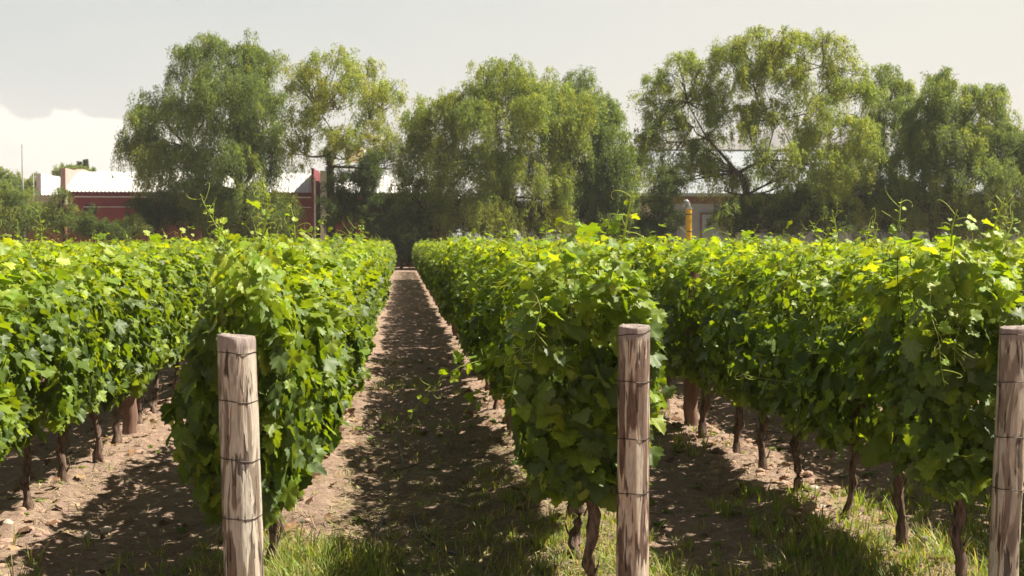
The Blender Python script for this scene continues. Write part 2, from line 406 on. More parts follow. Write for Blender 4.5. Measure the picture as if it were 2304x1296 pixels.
def canopy(mb, rng, n, y0=-0.6, y1=0.6, end=False, simple_=False, big=1.0, zlo=0.70):
    sd = int(rng.integers(1e6))
    y = rng.uniform(y0, y1, n)
    tz = 1.90 + 0.09 * snoise(np.stack([y, y * 0], 1), sd + 5, 6.0)
    z = np.where(rng.random(n) < 0.9, zlo + (tz - zlo) * rng.beta(1.0, 1.08, n), tz + np.abs(rng.normal(0, 0.13, n)))
    low = zlo + 0.10 * snoise(np.stack([y, y * 0], 1), sd + 1, 7)
    z = np.maximum(z, low + rng.uniform(-0.1, 0.12, n))
    sgn = np.where(rng.random(n) < 0.5, -1.0, 1.0)
    q = np.stack([y * 1.6, z, sgn], 1)
    wd = width(z) * (1 + 0.34 * snoise(q, sd, 3.8) + 0.16 * snoise(q, sd + 9, 9))
    dp = np.abs(rng.normal(0, 0.16, n)); inner = rng.random(n) < 0.22
    dp[inner] = rng.uniform(0.3, 1, inner.sum())
    x = sgn * wd * (1 - dp)
    P = np.stack([x, y, z], 1)
    top = np.clip((z - 1.62) / 0.42, 0, 1)
    out_ = np.stack([sgn * (1 - 0.7 * top), np.zeros(n), 0.3 + 0.9 * top], 1)
    T = np.stack([sgn * 0.25, rng.normal(0, 0.35, n), -1 + 0.8 * top + rng.normal(0, 0.3, n)], 1)
    T[:, 0] += rng.normal(0, 0.5, n) * top
    if end:                                     # leaves on the open end of the row face the camera
        e = rng.random(n) < 0.42
        yy = y0 - 0.12 * np.sqrt(np.clip(1 - (x / (wd + 1e-6)) ** 2, 0, 1)) + np.abs(rng.normal(0, 0.08, n))
        x2 = rng.uniform(-1, 1, n) * wd
        P[e, 0] = x2[e]; P[e, 1] = yy[e]
        out_[e] = np.stack([x2[e] * 0.8, np.full(e.sum(), -0.9), 0.45 + 0.6 * top[e]], 1)
        T[e, 0] = rng.normal(0, 0.4, e.sum()); T[e, 1] = -0.25
    Nn = out_ + rng.normal(0, 0.55, (n, 3))
    hole = (snoise(q * [1, 1.2, 3], sd + 77, 6.5) > 0.62) & (rng.random(n) < 0.7)
    size = (rng.choice([0.75, 1.0, 1.0, 1.15], n) * rng.uniform(0.088, 0.14, n) * (1 - 0.38 * top * rng.random(n))) * big
    yg = np.clip(top * rng.uniform(0.25, 1.15, n) + (rng.random(n) < 0.10) * rng.uniform(0.2, 0.8, n), 0, 1)
    cc = leaf_cols(yg, rng); kp = ~hole
    leaves(mb, P[kp], Nn[kp], T[kp], size[kp], cc[kp], rng, simple_)

STEM = (0.30, 0.38, 0.09)
def tendril(mb, p, d, rng, ln=0.12):
    d = np.array(d, float); d /= np.linalg.norm(d) + 1e-9
    s = np.cross(d, rng.normal(size=3)); s /= np.linalg.norm(s) + 1e-9
    t = np.linspace(0, 1, 9)
    a = t ** 1.7 * rng.uniform(1.5, 4.5)
    pts = p + ln * (np.outer(np.sin(a) / (a.max() * 0.6 + 0.4) + t * 0.6, d) + np.outer((1 - np.cos(a)) * 0.33, s))
    v, f = tube(pts, np.linspace(0.0026, 0.0012, 9), 4); mb.add(v, f, (0.36, 0.43, 0.11), smooth=True)
def shoot(mb, p0, d0, ln, rng, grav=0.0, s0=0.10, s1=0.02, r0=0.0035, dense=1.0, young=0.8, tend=0.8):
    """one growing shoot: stem, alternating leaves that get smaller to the tip, tendrils"""
    n = max(5, int(ln / 0.035)); p = np.array(tuple(p0), float); d = np.array(d0, float); d /= np.linalg.norm(d)
    pts = [p.copy()]; step = ln / n
    w_ = rng.normal(0, 0.12, 3)
    for k in range(n):
        w_ = 0.75 * w_ + rng.normal(0, 0.07, 3); d = d + w_ * 0.6 + np.array([0, 0, grav * step]); d /= np.linalg.norm(d)
        p = p + d * step; pts.append(p.copy())
    pts = np.array(pts)
    v, f = tube(pts, np.linspace(r0, r0 * 0.35, len(pts)), 5); mb.add(v, f, STEM, smooth=True)
    m = max(3, int(ln / 0.055 * dense)); P = []; Nn = []; T = []; sz = []
    for k in range(m):
        t = (k + 0.6) / m; i = min(int(t * n), n - 1); q = pts[i]; tdir = unit(pts[i + 1] - pts[i])
        sv_ = np.cross(tdir, [0.3, 1, 0.2]); sv_ /= np.linalg.norm(sv_) + 1e-9
        sd = sv_ * (1 if k % 2 else -1) + rng.normal(0, 0.45, 3)
        size = (s0 + (s1 - s0) * t) * rng.uniform(0.75, 1.2)
        pet = unit(sd + 0.5 * tdir) * size * 0.55
        v, f = tube([q, q + pet * 0.5 + [0, 0, 0.006], q + pet], 0.0013, 3); mb.add(v, f, STEM)
        P.append(q + pet); T.append(sd + tdir * 0.3 + [0, 0, -0.4]); Nn.append(rng.normal(0, 0.45, 3) + [0, -0.35, 0.8]); sz.append(size)
        if rng.random() < 0.45 * tend and t > 0.2: tendril(mb, q, -sd + tdir * 0.8, rng, rng.uniform(0.07, 0.15))
    y = np.clip(np.linspace(young - 0.25, young + 0.3, m), 0, 1)
    leaves(mb, np.array(P), np.array(Nn), np.array(T), np.array(sz), leaf_cols(y, rng), rng)

def trunk_mesh(rng, h=1.02, r=0.034, near=0.56):
    mb = MB(); n = 16; z = np.linspace(-0.12, h, n)
    ax = np.cumsum(rng.normal(0, 0.016, n)); ay = np.cumsum(rng.normal(0, 0.02, n)); ax -= ax[2]; ay -= ay[2]
    rr = r * (1 + 0.45 * np.exp(-((z + 0.02) / 0.09) ** 2) + 0.16 * rng.normal(size=n) + 0.25 * np.exp(-((z - h) / 0.12) ** 2))
    v, f = tube(np.stack([ax, ay, z], 1), rr, 10)
    ang = np.arctan2(v[:, 1] - np.repeat(ay, 10), v[:, 0] - np.repeat(ax, 10))
    k = 1 + 0.2 * np.sin(ang * 3 + v[:, 2] * 11) + 0.16 * rng.normal(size=len(v))
    c = np.stack([np.repeat(ax, 10), np.repeat(ay, 10), v[:, 2]], 1)
    v = c + (v - c) * k[:, None]
    mb.add(v, f, smooth=True)
    for s in (-1, 1):
        q = curve((ax[-1], ay[-1], h - 0.05), (rng.normal(0, 0.03), 0.56 if s > 0 else -near, h + rng.normal(0, 0.03)), (0, 0, 0.07), 9)
        q += rng.normal(0, 0.008, q.shape); v, f = tube(q, np.linspace(r * 0.8, r * 0.35, 9), 7); mb.add(v, f, smooth=True)
    for k in range(6):                           # a peeling strip of bark and an old spur
        a = rng.uniform(0, 6.28); z0 = rng.uniform(0.1, 0.5); i = int(z0 / h * n) + 1
        p = np.array([ax[i] + cos(a) * r, ay[i] + sin(a) * r, z0])
        v, f = tube([p, p + [cos(a) * 0.02, sin(a) * 0.02, 0.04], p + [cos(a) * 0.035, sin(a) * 0.035, 0.1]], [0.009, 0.007, 0.002], 4); mb.add(v, f)
    return mb
def cane_mesh(rng, nc=8, y0=-0.52):
    mb = MB()
    for k in range(nc):
        y = rng.uniform(y0, 0.52); x1 = rng.normal(0, 0.13)
        q = curve((rng.normal(0, 0.03), y, 1.0), (x1, y + rng.normal(0, 0.12), rng.uniform(1.7, 2.2)), (rng.normal(0, 0.08), 0, 0), 8)
        v, f = tube(q, np.linspace(0.0055, 0.003, 8), 4); mb.add(v, f, (0.10, 0.07, 0.03), smooth=True)
    for k in range(3):                          # canes bent down under the canopy
        y = rng.uniform(y0, 0.5); s = rng.choice([-1, 1])
        q = curve((0, y, 1.0), (s * rng.uniform(0.1, 0.3), y + rng.normal(0, 0.2), rng.uniform(0.55, 0.8)), (s * 0.15, 0, 0.1), 8)
        v, f = tube(q, 0.003, 4); mb.add(v, f, (0.10, 0.07, 0.03), smooth=True)
    return mb
def bunch(mb, p, rng, n=42, ln=0.13):
    v, f = tube([np.array(p) + [0, 0, 0.06], np.array(p), np.array(p) - [0, 0, ln]], [0.003, 0.012, 0.006], 6); mb.add(v, f)
    ico = np.array([(sin(a) * cos(b), sin(a) * sin(b), cos(a)) for a in (0.6, 1.57, 2.5) for b in np.linspace(0, 5.24, 6)] + [(0, 0, 1), (0, 0, -1)])
    F4 = np.array([(i, (i + 1) % 6, 6 + (i + 1) % 6, 6 + i) for i in range(6)] + [(6 + i, 6 + (i + 1) % 6, 12 + (i + 1) % 6, 12 + i) for i in range(6)])
    F3 = np.array([(18, (i + 1) % 6, i) for i in range(6)] + [(19, 12 + i, 12 + (i + 1) % 6) for i in range(6)])
    for k in range(n):
        t = rng.random(); a = rng.uniform(0, 6.28); rr = 0.028 * (1 - t) + 0.008
        c = np.array(p) + [rr * cos(a), rr * sin(a), -t * ln]
        mb.add(c + ico * 0.0095, [F4, F3], smooth=True)

NV = 9
proto_parts = []
for k in range(NV):
    r = np.random.default_rng(100 + k)
    fb = MB(); canopy(fb, r, 900)
    for q in range(r.integers(8, 13)):
        y = r.uniform(-0.5, 0.5); x = r.uniform(-0.2, 0.2)
        shoot(fb, (x, y, r.uniform(1.9, 2.05)), (r.normal(0, 0.45), r.normal(0, 0.45), 1), r.uniform(0.1, 0.3) * (1.5 if r.random() < 0.12 else 1), r, grav=-1.0, tend=0.9, s0=0.075)
    for q in range(6):
        s = r.choice([-1, 1]); y = r.uniform(-0.5, 0.5)
        shoot(fb, (s * 0.3, y, r.uniform(1.4, 1.95)), (s, r.normal(0, 0.3), 0.2), r.uniform(0.2, 0.4), r, grav=-6, young=0.6)
    proto_parts.append([fb, trunk_mesh(r, r=r.uniform(0.028, 0.042)), cane_mesh(r)])

def new_vine(parts):
    t = empty('grapevine', (0, 0, 0))
    parts[0].build('foliage', M['vine_leaf'], t)
    parts[1].build('trunk', M['bark'], t, tint=False)
    parts[2].build('canes', M['vine_leaf'], t)
    return t
protos = [new_vine(p) for p in proto_parts]
used = [False] * NV
ORD = ['nearest', 'second', 'third', 'fourth', 'fifth', 'sixth', 'seventh', 'eighth', 'ninth', 'tenth']
ROWTXT = {-2: 'the hidden row behind the leftmost', -1: 'the leftmost sunlit row', 0: 'the row behind the left post',
          1: 'the row behind the middle post', 2: 'the row at the right edge post', 3: 'the row beyond the right edge post'}
GROUP = 'grapevines trained along the vineyard rows'
PITCHV = 1.1
def label_vine(t, r, k):
    row = ROWTXT[r]; lit = 'sunlit' if r < 1 else 'shaded'
    if k < 10:
        l = f'{ORD[k]} grapevine from the near end of {row}'
    elif k < 30: l = f'{lit} grapevine midway along {row}'
    else: l = f'distant grapevine near the far end of {row}'
    tag(t, l, 'grapevine', GROUP)

# the end vines of the three rows that start at the posts, each of its own shape
def end_vine(r, seed):
    g = np.random.default_rng(seed); fb = MB()
    canopy(fb, g, 1000, y0=-0.12, y1=0.62, end=True, zlo=0.66 if r else 0.62)
    extra = MB()
    def S_(x, y, z, d, ln, **k): shoot(fb, (x, y, z), d, ln, g, **k)
    if r == 0:      # the tall sprig above the left post
        S_(-0.08, 0.1, 1.95, (-0.22, 0, 1), 0.68, grav=0.6, s0=0.075, s1=0.022, r0=0.007, dense=1.6, tend=1.6)
        S_(-0.1, 0.05, 1.95, (-0.05, 0, 1), 0.45, s0=0.1, s1=0.05, dense=1.5)
        S_(0.03, 0.12, 1.95, (0.12, 0, 1), 0.78, s0=0.075, s1=0.02, r0=0.008, dense=1.6, tend=1.8)
        S_(0.12, 0.2, 2.0, (0.45, 0, 0.9), 0.34, s0=0.07)
        S_(-0.1, 0.1, 2.1, (-0.5, 0, 0.9), 0.3, s0=0.08)
        for k in range(6): S_(g.uniform(-0.25, 0.3), g.uniform(-0.15, 0.2), g.uniform(1.8, 1.98), (g.normal(0, .5), -0.4, 0.6), g.uniform(0.12, 0.25), grav=-4)
    elif r == 1:
        for k in range(13):
            S_(g.uniform(-0.42, 0.2), -0.1 + g.uniform(-0.1, 0.2), g.uniform(1.6, 1.92), (g.normal(-0.15, .5), -0.6, 0.35), g.uniform(0.2, 0.42), grav=-9, s0=0.12, s1=0.03, young=0.75)
        S_(-0.38, -0.1, 1.6, (-0.5, -0.3, 0.2), 0.4, grav=-12, young=0.7)
        S_(-0.3, -0.05, 1.9, (-0.35, 0, 0.8), 0.4, grav=-1)
        for k in range(10):      # bright leaves down the sunny side of the end
            S_(0.2, g.uniform(-0.1, 0.2), g.uniform(0.8, 1.5), (0.5, -0.2, 0.1), g.uniform(0.1, 0.22), grav=-9, s0=0.12, young=0.6)
    else:
        for k in range(12):
            S_(g.uniform(-0.4, 0.1), -0.1 + g.uniform(-0.1, 0.2), g.uniform(1.65, 1.95), (g.normal(-0.2, .4), -0.6, 0.2), g.uniform(0.3, 0.55), grav=-10, s0=0.12, s1=0.03, young=0.75)
        S_(-0.35, -0.2, 1.85, (-0.3, -0.3, -0.6), 0.6, grav=-3, young=0.8, tend=1.5)
    return new_vine([fb, trunk_mesh(g, r=0.034, near=0.12), cane_mesh(g, 10, 0.05)])

nvis = 0
NVINES = {-1: 62, 0: 62, 1: 62, 2: 62, -2: 26, 3: 26}
special = {}                                     # (row, index) -> vine object, shoots are added below
rv = np.random.default_rng(77)
for r in (-1, 0, 1, 2, -2, 3):
    for k in range(NVINES[r]):
        Y = 7.35 + k * PITCHV + (0.0 if r != 1 else 0.05)
        if k == 0 and r in (0, 1, 2):
            t = end_vine(r, 500 + r); rz = 0.0; sc = 1.0
        else:
            i = int(rv.integers(NV))
            if used[i]: t = copy_tree(protos[i])
            else: t = protos[i]; used[i] = True
            rz = pi if rv.random() < 0.5 else 0.0; sc = rv.uniform(0.965, 1.03)
        x = row_x(r) + rv.normal(0, 0.035); y = Y + rv.normal(0, 0.05)
        x += {(0, 0): 0.0, (1, 0): -0.16, (1, 1): -0.08, (2, 0): -0.04}.get((r, k), 0)
        t.location = (x, y, gz(x, y) - 0.01)
        t.rotation_euler = (0, 0, rz); t.scale = ((0.66 if (k == 0 and r == 0) else 0.9 if k == 0 else 1) * sc * rv.uniform(0.92, 1.12), 1, sc)
        label_vine(t, r, k); special[(r, k)] = t
assert all(used)

# single shoots that stand out of the canopy in the photograph: a part of the vine they grow on
def add_shoot(r, px, py, d, ln, seed, **kw):
    """grow a shoot on row r where image column px meets it, from height of py"""
    if d[2] > 0.8: py -= 12; ln *= (1.25 if r == 0 else 1.0); kw.setdefault('r0', 0.0075); kw.setdefault('tend', 1.6); kw.setdefault('dense', 1.3)
    xr = row_x(r) + kw.pop('side', 0.0)
    a = tan(math.atan((px - 1152) / F) + YAW); Y = xr / a if abs(a) > 1e-4 else 20
    dep = Y * cos(YAW) + xr * sin(YAW); z = CAMZ + (545 - py) / F * dep
    k = int(round((Y - 7.35) / PITCHV)); k = max(0, min(61, k)); t = special[(r, k)]
    g = np.random.default_rng(seed); mb = MB()
    d = np.array(d, float); p = np.array([xr, Y, z])
    shoot(mb, p, d, ln, g, **kw)
    bpy.context.view_layer.update()
    o = mb.build('shoot', M['vine_leaf'], t)
    o.matrix_parent_inverse = t.matrix_world.inverted()
    return o
bpy.context.view_layer.update()
add_shoot(-1, 95, 560, (0, 0, 1), 0.32, 1, r0=0.004, s0=0.06)
add_shoot(0, 660, 565, (0.3, 0, 1), 0.30, 2)
add_shoot(0, 700, 560, (0.2, 0, 1), 0.25, 3)
add_shoot(0, 812, 560, (0, 0, 1), 0.4, 4, side=0.15, s0=0.09)
add_shoot(1, 1145, 570, (0, 0, 1), 0.42, 5, side=-0.1, s0=0.08)
add_shoot(1, 1020, 560, (0, 0, 1), 0.3, 6, s0=0.1)
add_shoot(1, 1225, 565, (0.2, 0, 1), 0.26, 7)
add_shoot(1, 1400, 560, (0.35, 0, 1), 0.32, 8)
add_shoot(1, 1350, 560, (0.5, 0, 0.9), 0.26, 9)
for i, (px, ln, dx) in enumerate([(1885, 0.3, -0.05), (2012, 0.36, 0.05), (1850, 0.24, -0.2), (1945, 0.2, 0.3), (1975, 0.2, -0.4), (2140, 0.24, 0.1), (2230, 0.3, 0.15), (2250, 0.24, 0.7), (1760, 0.15, 0.3), (1640, 0.16, 0)]):
    add_shoot(2, px, 566, (dx, 0, 1), ln, 20 + i, s0=0.065)
add_shoot(1, 1165, 800, (-1.0, -0.1, 0.2), 1.1, 40, side=-0.36, s0=0.13, s1=0.025, r0=0.006, young=0.85, grav=0.15, tend=1.3)
add_shoot(1, 1160, 885, (-1.0, -0.2, 0.0), 0.45, 45, side=-0.36, s0=0.13, s1=0.07, r0=0.005, young=0.4, grav=0.15)
add_shoot(1, 1080, 770, (-0.9, -0.2, 0.2), 0.25, 41, side=-0.4, s0=0.1, young=0.6)
add_shoot(2, 1790, 862, (-1.0, -0.15, 0.15), 0.5, 42, side=-0.42, s0=0.11, s1=0.02, r0=0.004, young=0.3)
add_shoot(2, 1730, 700, (-0.6, -0.3, 0.1), 0.28, 43, side=-0.4, s0=0.1, young=0.8, grav=-6)
add_shoot(1, 1200, 640, (-0.6, -0.2, 0.1), 0.4, 44, side=-0.35, s0=0.11, young=0.8, grav=-8)

# bunches of unripe grapes under two of the shaded vines
for (r, k, dx, dy, z) in ((2, 2, -0.36, 0.05, 0.82), (2, 1, -0.38, 0.2, 0.72), (1, 1, -0.4, 0.1, 0.9), (2, 5, -0.36, 0, 0.8)):
    t = special[(r, k)]; mb = MB(); g = np.random.default_rng(k + 3)
    bunch(mb, (t.location.x + dx, t.location.y + dy, z + 0.1), g)
    bpy.context.view_layer.update()
    o = mb.build('grape_bunch', M['grape'], t, tint=False); o.matrix_parent_inverse = t.matrix_world.inverted()

# all the remaining vines of the vineyard, past three hundred: one mass
def far_vines():
    mb = MB(); g = np.random.default_rng(9)
    tb = MB()
    for r in range(-11, 21):
        k0 = NVINES.get(r, 0)
        for k in range(k0, 81):
            Y = 7.35 + k * PITCHV; X = row_x(r)
            a = math.degrees(math.atan2(X, Y))
            if a < -24 or a > 35: continue
            sub = MB(); n = 150 if Y > 30 or abs(r) > 4 else 260
            canopy(sub, g, n, simple_=True, big=1.45 if n == 150 else 1.25)
            s = g.uniform(0.96, 1.04)
            for v, f, c, p in zip(sub.v, sub.f, sub.c, sub.p):
                v = v * [1, 1, s] + [X, Y, 0]; mb.add(v, f, c, p)
            if abs(X) < 25:
                v, f = tube([(X, Y, -0.05), (X + g.normal(0, .02), Y, 0.5), (X, Y, 1.0)], [0.045, 0.035, 0.03], 5); tb.add(v, f)
    o = mb.build('distant_vines', M['vine_leaf'])
    tag(o, 'sea of vine canopy filling the rows beyond the near ones', 'vines', kind='stuff')
    p = tb.build('trunks', M['bark'], o, tint=False); tag(p, None, kind='stuff')
far_vines()

# ------------------------------------------------------------------ posts
def end_post(px_top, Yp, r, wid, seed, material, lean, label, wires, square):
    x = gx(px_top, Yp); z0 = gz(x, Yp)
    t = empty('end_post', (x, Yp, z0), 0, label, 'wooden post', 'end posts of the trellis rows')
    g = np.random.default_rng(seed); ns, nr = 40, 46; Hh = 1.69
    zz = np.concatenate([np.linspace(-0.1, Hh - 0.02, nr), [Hh - 0.006, Hh]])
    th = np.linspace(0, 2 * pi, ns, endpoint=False); mb = MB(); rings = []
    def cen(z): return np.array([lean[0] * (Hh - z), lean[1] * (Hh - z)])
    ph = g.uniform(0, 6.28)
    flats = np.array([-1.05, -1.95, -0.25, -2.75, 0.8, 1.8, 2.7]) + g.normal(0, 0.12, 7)
    def rad(a, z):
        base = wid / 2 * (1 + 0.035 * (Hh - z))
        q = 1.0
        for fa, dd in zip(flats, (0.88, 0.91, 0.86, 0.9, 0.92, 0.87, 0.9)):
            c_ = np.cos(a - fa); q = np.where(c_ > 0.3, np.minimum(q, dd / np.maximum(c_, 0.3)), q)
        if square:
            q = np.minimum(q, 0.9 / np.maximum(np.abs(np.cos(a + 0.25)), 0.2)); q = np.minimum(q, 0.9 / np.maximum(np.abs(np.sin(a + 0.25)), 0.2))
        return base * q * 1.03
    for i, z in enumerate(zz):
        rr = rad(th, z)
        q = np.stack([np.cos(th) * 1.3, np.sin(th) * 1.3, np.full(ns, z * 2.2)], 1)
        rr = rr * (1 + 0.02 * snoise(q, seed, 3) + 0.012 * snoise(q * [3, 3, 0.5], seed + 1, 4))
        for ca, cz0, cz1, dpt in cracks_of[seed]:
            m_ = np.exp(-((np.angle(np.exp(1j * (th - ca - 0.1 * sin(z * 5))))) / 0.09) ** 2) * (1 if cz0 < z < cz1 else 0)
            rr = rr * (1 - dpt * m_)
        if i >= len(zz) - 2:
            chip = 0.10 * np.clip(snoise(np.stack([np.cos(th) * 2, np.sin(th) * 2, 0 * th], 1), seed + 30, 2.5), 0, 1)
            rr = rr * ((0.95 if i == len(zz) - 1 else 1.0) - chip)
        for wz in wires: rr = rr * (1 - 0.03 * math.exp(-((z - wz) / 0.012) ** 2))
        c = cen(z); tilt = 0.03 * np.cos(th - ph) * wid if z > Hh - 0.03 else 0
        rings.append(np.stack([c[0] + rr * np.cos(th), c[1] + rr * np.sin(th), z + tilt + 0 * th], 1))
    for f_ in (0.75, 0.4):
        q = rings[-1] if f_ == 0.75 else top0
        if f_ == 0.75: top0 = rings[-1].copy()
        c = np.array([*cen(Hh), Hh]); n_ = c + (top0 - c) * [f_, f_, 1]; n_[:, 2] += g.normal(0, 0.004, ns) - 0.004 + 0.006 * np.sin(th * 2 + seed)
        rings.append(n_)
    V = np.concatenate(rings + [np.array([[*cen(Hh), Hh - 0.008]])]); R_ = len(rings)
    i = np.arange(R_ - 1)[:, None] * ns; j = np.arange(ns)[None]
    Q = np.stack([i + j, i + (j + 1) % ns, i + ns + (j + 1) % ns, i + ns + j], -1).reshape(-1, 4)
    Tc = np.array([((R_ - 1) * ns + a, (R_ - 1) * ns + (a + 1) % ns, R_ * ns) for a in range(ns)])
    mb.add(V, [Q, Tc], smooth=True)
    mb.build('timber', material, t, tint=False)
    for wz in wires:
        a = np.linspace(0, 2 * pi, 33); tl = g.uniform(-0.012, 0.012)
        c = cen(wz)
        pts = np.stack([c[0] + (rad(a, wz) * 1.0 + 0.002) * np.cos(a), c[1] + (rad(a, wz) + 0.002) * np.sin(a), wz + tl * np.cos(a) + 0.003 * np.sin(a * 3 + wz)], 1)
        w_ = MB(); v, f = tube(pts, 0.0026, 5); w_.add(v, f, smooth=True)
        s = 1 if g.random() < 0.5 else -1      # twisted end, then the wire runs back into the vines
        p = np.array([c[0], c[1] + wid / 2, wz])
        v, f = tube([p, p + [0.0, 0.3, 0.01], p + [0, 1.6, 0.0], p + [0, 7.2, 0.02]], 0.0022, 4); w_.add(v, f)
        w_.build('wire', M['wire'], t, tint=False)
    return t
cracks_of = {1: [(-1.15, 1.52, 1.9, 0.09), (-0.5, 0.6, 1.1, 0.07), (-1.9, 0.0, 0.5, 0.05), (-2.2, 0.9, 1.45, 0.05)],
             2: [(-1.2, 1.0, 1.35, 0.06), (-0.75, 0.3, 1.1, 0.05), (-2.0, 0.1, 0.7, 0.05)],
             3: [(-1.6, 0.1, 0.9, 0.06), (-1.1, 0.7, 1.6, 0.05), (-2.4, 0.3, 1.2, 0.04)]}
YP = 6.9
W1 = wood('timber_left', 1.0, (0.66, 0.62, 0.53), (0.14, 0.085, 0.05), 0.525, (0.46, 0.33, 0.23))
W2 = wood('timber_middle', 3.4, (0.64, 0.55, 0.45), (0.12, 0.055, 0.036), 0.495, (0.42, 0.26, 0.17))
W3 = wood('timber_right', 6.2, (0.62, 0.58, 0.48), (0.13, 0.085, 0.05), 0.535, (0.46, 0.33, 0.22))
end_post(530, YP, 0, 0.205, 1, W1, (0.022, 0.0), 'pale weathered end post with a cracked grey top, left of the three', (1.60, 1.335, 1.015, 0.695), False)
end_post(1427, YP - 0.02, 1, 0.178, 2, W2, (-0.004, 0.0), 'brown streaked end post with dark heartwood, middle one between the alleys', (1.65, 1.38, 1.06, 0.755), False)
end_post(2284, YP, 2, 0.17, 3, W3, (-0.03, 0.0), 'pale knotty end post cut off by the right edge of the picture', (1.65, 1.38, 1.06, 0.755), True)

PM = simple('old_post_wood', (0.13, 0.075, 0.06), (0.27, 0.17, 0.135), 14, 0.9, 0.1, bmp=0.6, stretch=(1, 1, 0.15))
def post_mesh(seed):
    g = np.random.default_rng(seed); mb = MB(); z = np.linspace(-0.1, 1.9, 14)
    v, f = tube(np.stack([g.normal(0, .004, 14), g.normal(0, .004, 14), z], 1), 0.085 * (1 + g.normal(0, .02, 14)), 14)
    v = v + g.normal(0, 0.003, v.shape); mb.add(v, f, smooth=True)
    n = len(v); mb.add(np.vstack([v[-14:], v[-14:].mean(0)]), np.array([(a, (a + 1) % 14, 14) for a in range(14)])); return mb
pm = post_mesh(4).build('line_post', PM, tint=False); firstp = True
for r in (-1, 0, 1, 2):
    for k in range(1, 9):
        o = pm if firstp else pm.copy()
        if not firstp: COL.objects.link(o)
        firstp = False
        y = YP + 7.5 * k + (0.15 if r == -1 else 0.4 if r == 2 else 0.0); x = row_x(r)
        o.location = (x, y, gz(x, y)); o.rotation_euler = (radians(rv.normal(0, 1)), radians(rv.normal(0, 1)), rv.uniform(0, 6))
        if k <= 2: l = f'{["first", "second"][k-1]} reddish round wooden post inside {ROWTXT[r]}'
        else: l = f'round wooden post hidden among the far vines of {ROWTXT[r]}'
        tag(o, l, 'wooden post', 'round posts inside the vine rows')

# ------------------------------------------------------------------ grass, straw, clods, stones
def blades(mb, P, n, h, rng, cols, wd=0.005, spread=0.05, lean=0.5):
    """n blades for every root in P"""
    P = np.repeat(P, n, 0); m = len(P); h = np.repeat(h, n) * rng.uniform(0.45, 1.15, m)
    a = rng.uniform(0, 2 * pi, m); D = np.stack([np.cos(a), np.sin(a), 0 * a], 1)
    P = P + D * (rng.random(m) * spread)[:, None]
    sdv = np.stack([-np.sin(a + rng.normal(0, .5, m)), np.cos(a), 0 * a], 1); le = np.abs(rng.normal(0, lean, m)) + 0.1
    ws = wd * rng.uniform(0.6, 1.4, m); V = []
    for t, wf in ((0, 0.8), (0.35, 1.0), (0.7, 0.7), (1.0, 0.05)):
        c = P + D * (h * le * t ** 1.8)[:, None]; c[:, 2] += h * (t - 0.32 * le * t ** 2.2)
        V += [c - sdv * (ws * wf)[:, None], c + sdv * (ws * wf)[:, None]]
    V = np.stack(V, 1).reshape(-1, 3); b0 = np.arange(m)[:, None] * 8
    f = np.concatenate([b0 + np.array([[k, k + 1, k + 3, k + 2]]) for k in (0, 2, 4)])
    cc = cols[rng.integers(0, len(cols), m)] * rng.uniform(0.75, 1.25, (m, 1))
    mb.add(V, f, np.repeat(cc, 8, 0))
GC = np.array([[0.20, 0.28, 0.045], [0.15, 0.22, 0.04], [0.29, 0.36, 0.06], [0.46, 0.37, 0.18]])
DRY = np.array([[0.16, 0.07, 0.045], [0.5, 0.39, 0.22], [0.6, 0.48, 0.3], [0.38, 0.28, 0.15], [0.24, 0.15, 0.08]])
def roots(n, xr, yr, rng, dens=None):
    x = rng.uniform(*xr, n); y = rng.uniform(*yr, n)
    if dens is not None:
        k = rng.random(n) < dens(x, y); x, y = x[k], y[k]
    return np.stack([x, y, ground_z(x, y) - 0.005], 1)
g = np.random.default_rng(31)
mb = MB()
def ph(x): p = (x - ROW0) / S; return p - np.round(p)
def dn(x, y):   # thick at the open ends of the rows, thin down the alleys
    patch = 0.5 + 0.5 * snoise(np.stack([x, y], 1), 50, 2.6)
    d = np.clip((9.7 - y) / 1.2, 0, 1) * (0.12 + 0.95 * patch ** 2)
    bare = np.exp(-((x + 2.1) / 0.65) ** 2) * 0.85 + np.exp(-((x - 2.2) / 0.5) ** 2) * 0.85 * (y > 8.1)
    return d * np.clip(1 - bare, 0, 1)
P = roots(6800, (-2.6, 5.4), (6.9, 9.6), g, dn); blades(mb, P, 9, g.uniform(0.06, 0.18, len(P)), g, GC, 0.0042, 0.07, 0.7)
P = roots(210, (2.6, 5.2), (8.3, 10.8), g, lambda x, y: 0.5 + 0.5 * snoise(np.stack([x, y], 1), 51, 3)); blades(mb, P, 12, g.uniform(0.1, 0.25, len(P)), g, GC[[0, 2, 2]], 0.0055, 0.07, 0.45)
P = roots(420, (-0.85, -0.1), (7.0, 8.9), g); blades(mb, P, 9, g.uniform(0.12, 0.26, len(P)), g, GC, 0.0045, 0.05)
P = roots(330, (2.9, 4.8), (7.0, 8.8), g); blades(mb, P, 9, g.uniform(0.08, 0.2, len(P)), g, GC, 0.0045, 0.05)
P = roots(260, (0.6, 1.9), (8.2, 12), g, lambda x, y: 0.5 + 0.5 * snoise(np.stack([x, y], 1), 52, 3)); blades(mb, P, 9, g.uniform(0.08, 0.2, len(P)), g, GC, 0.004, 0.05)
P = roots(1700, (-0.6, 1.2), (8.5, 24), g, lambda x, y: (0.25 + 0.35 * snoise(np.stack([x, y], 1), 53, 2.2)) * np.exp(-((x - 0.15) / 0.5) ** 2) * 1.6); blades(mb, P, 8, g.uniform(0.05, 0.13, len(P)), g, GC, 0.0035, 0.06, 0.8)
P = roots(420, (-3.6, 5), (9, 30), g, lambda x, y: np.exp(-(ph(x) / 0.14) ** 2) * 0.8); blades(mb, P, 8, g.uniform(0.05, 0.17, len(P)), g, GC, 0.004, 0.05)
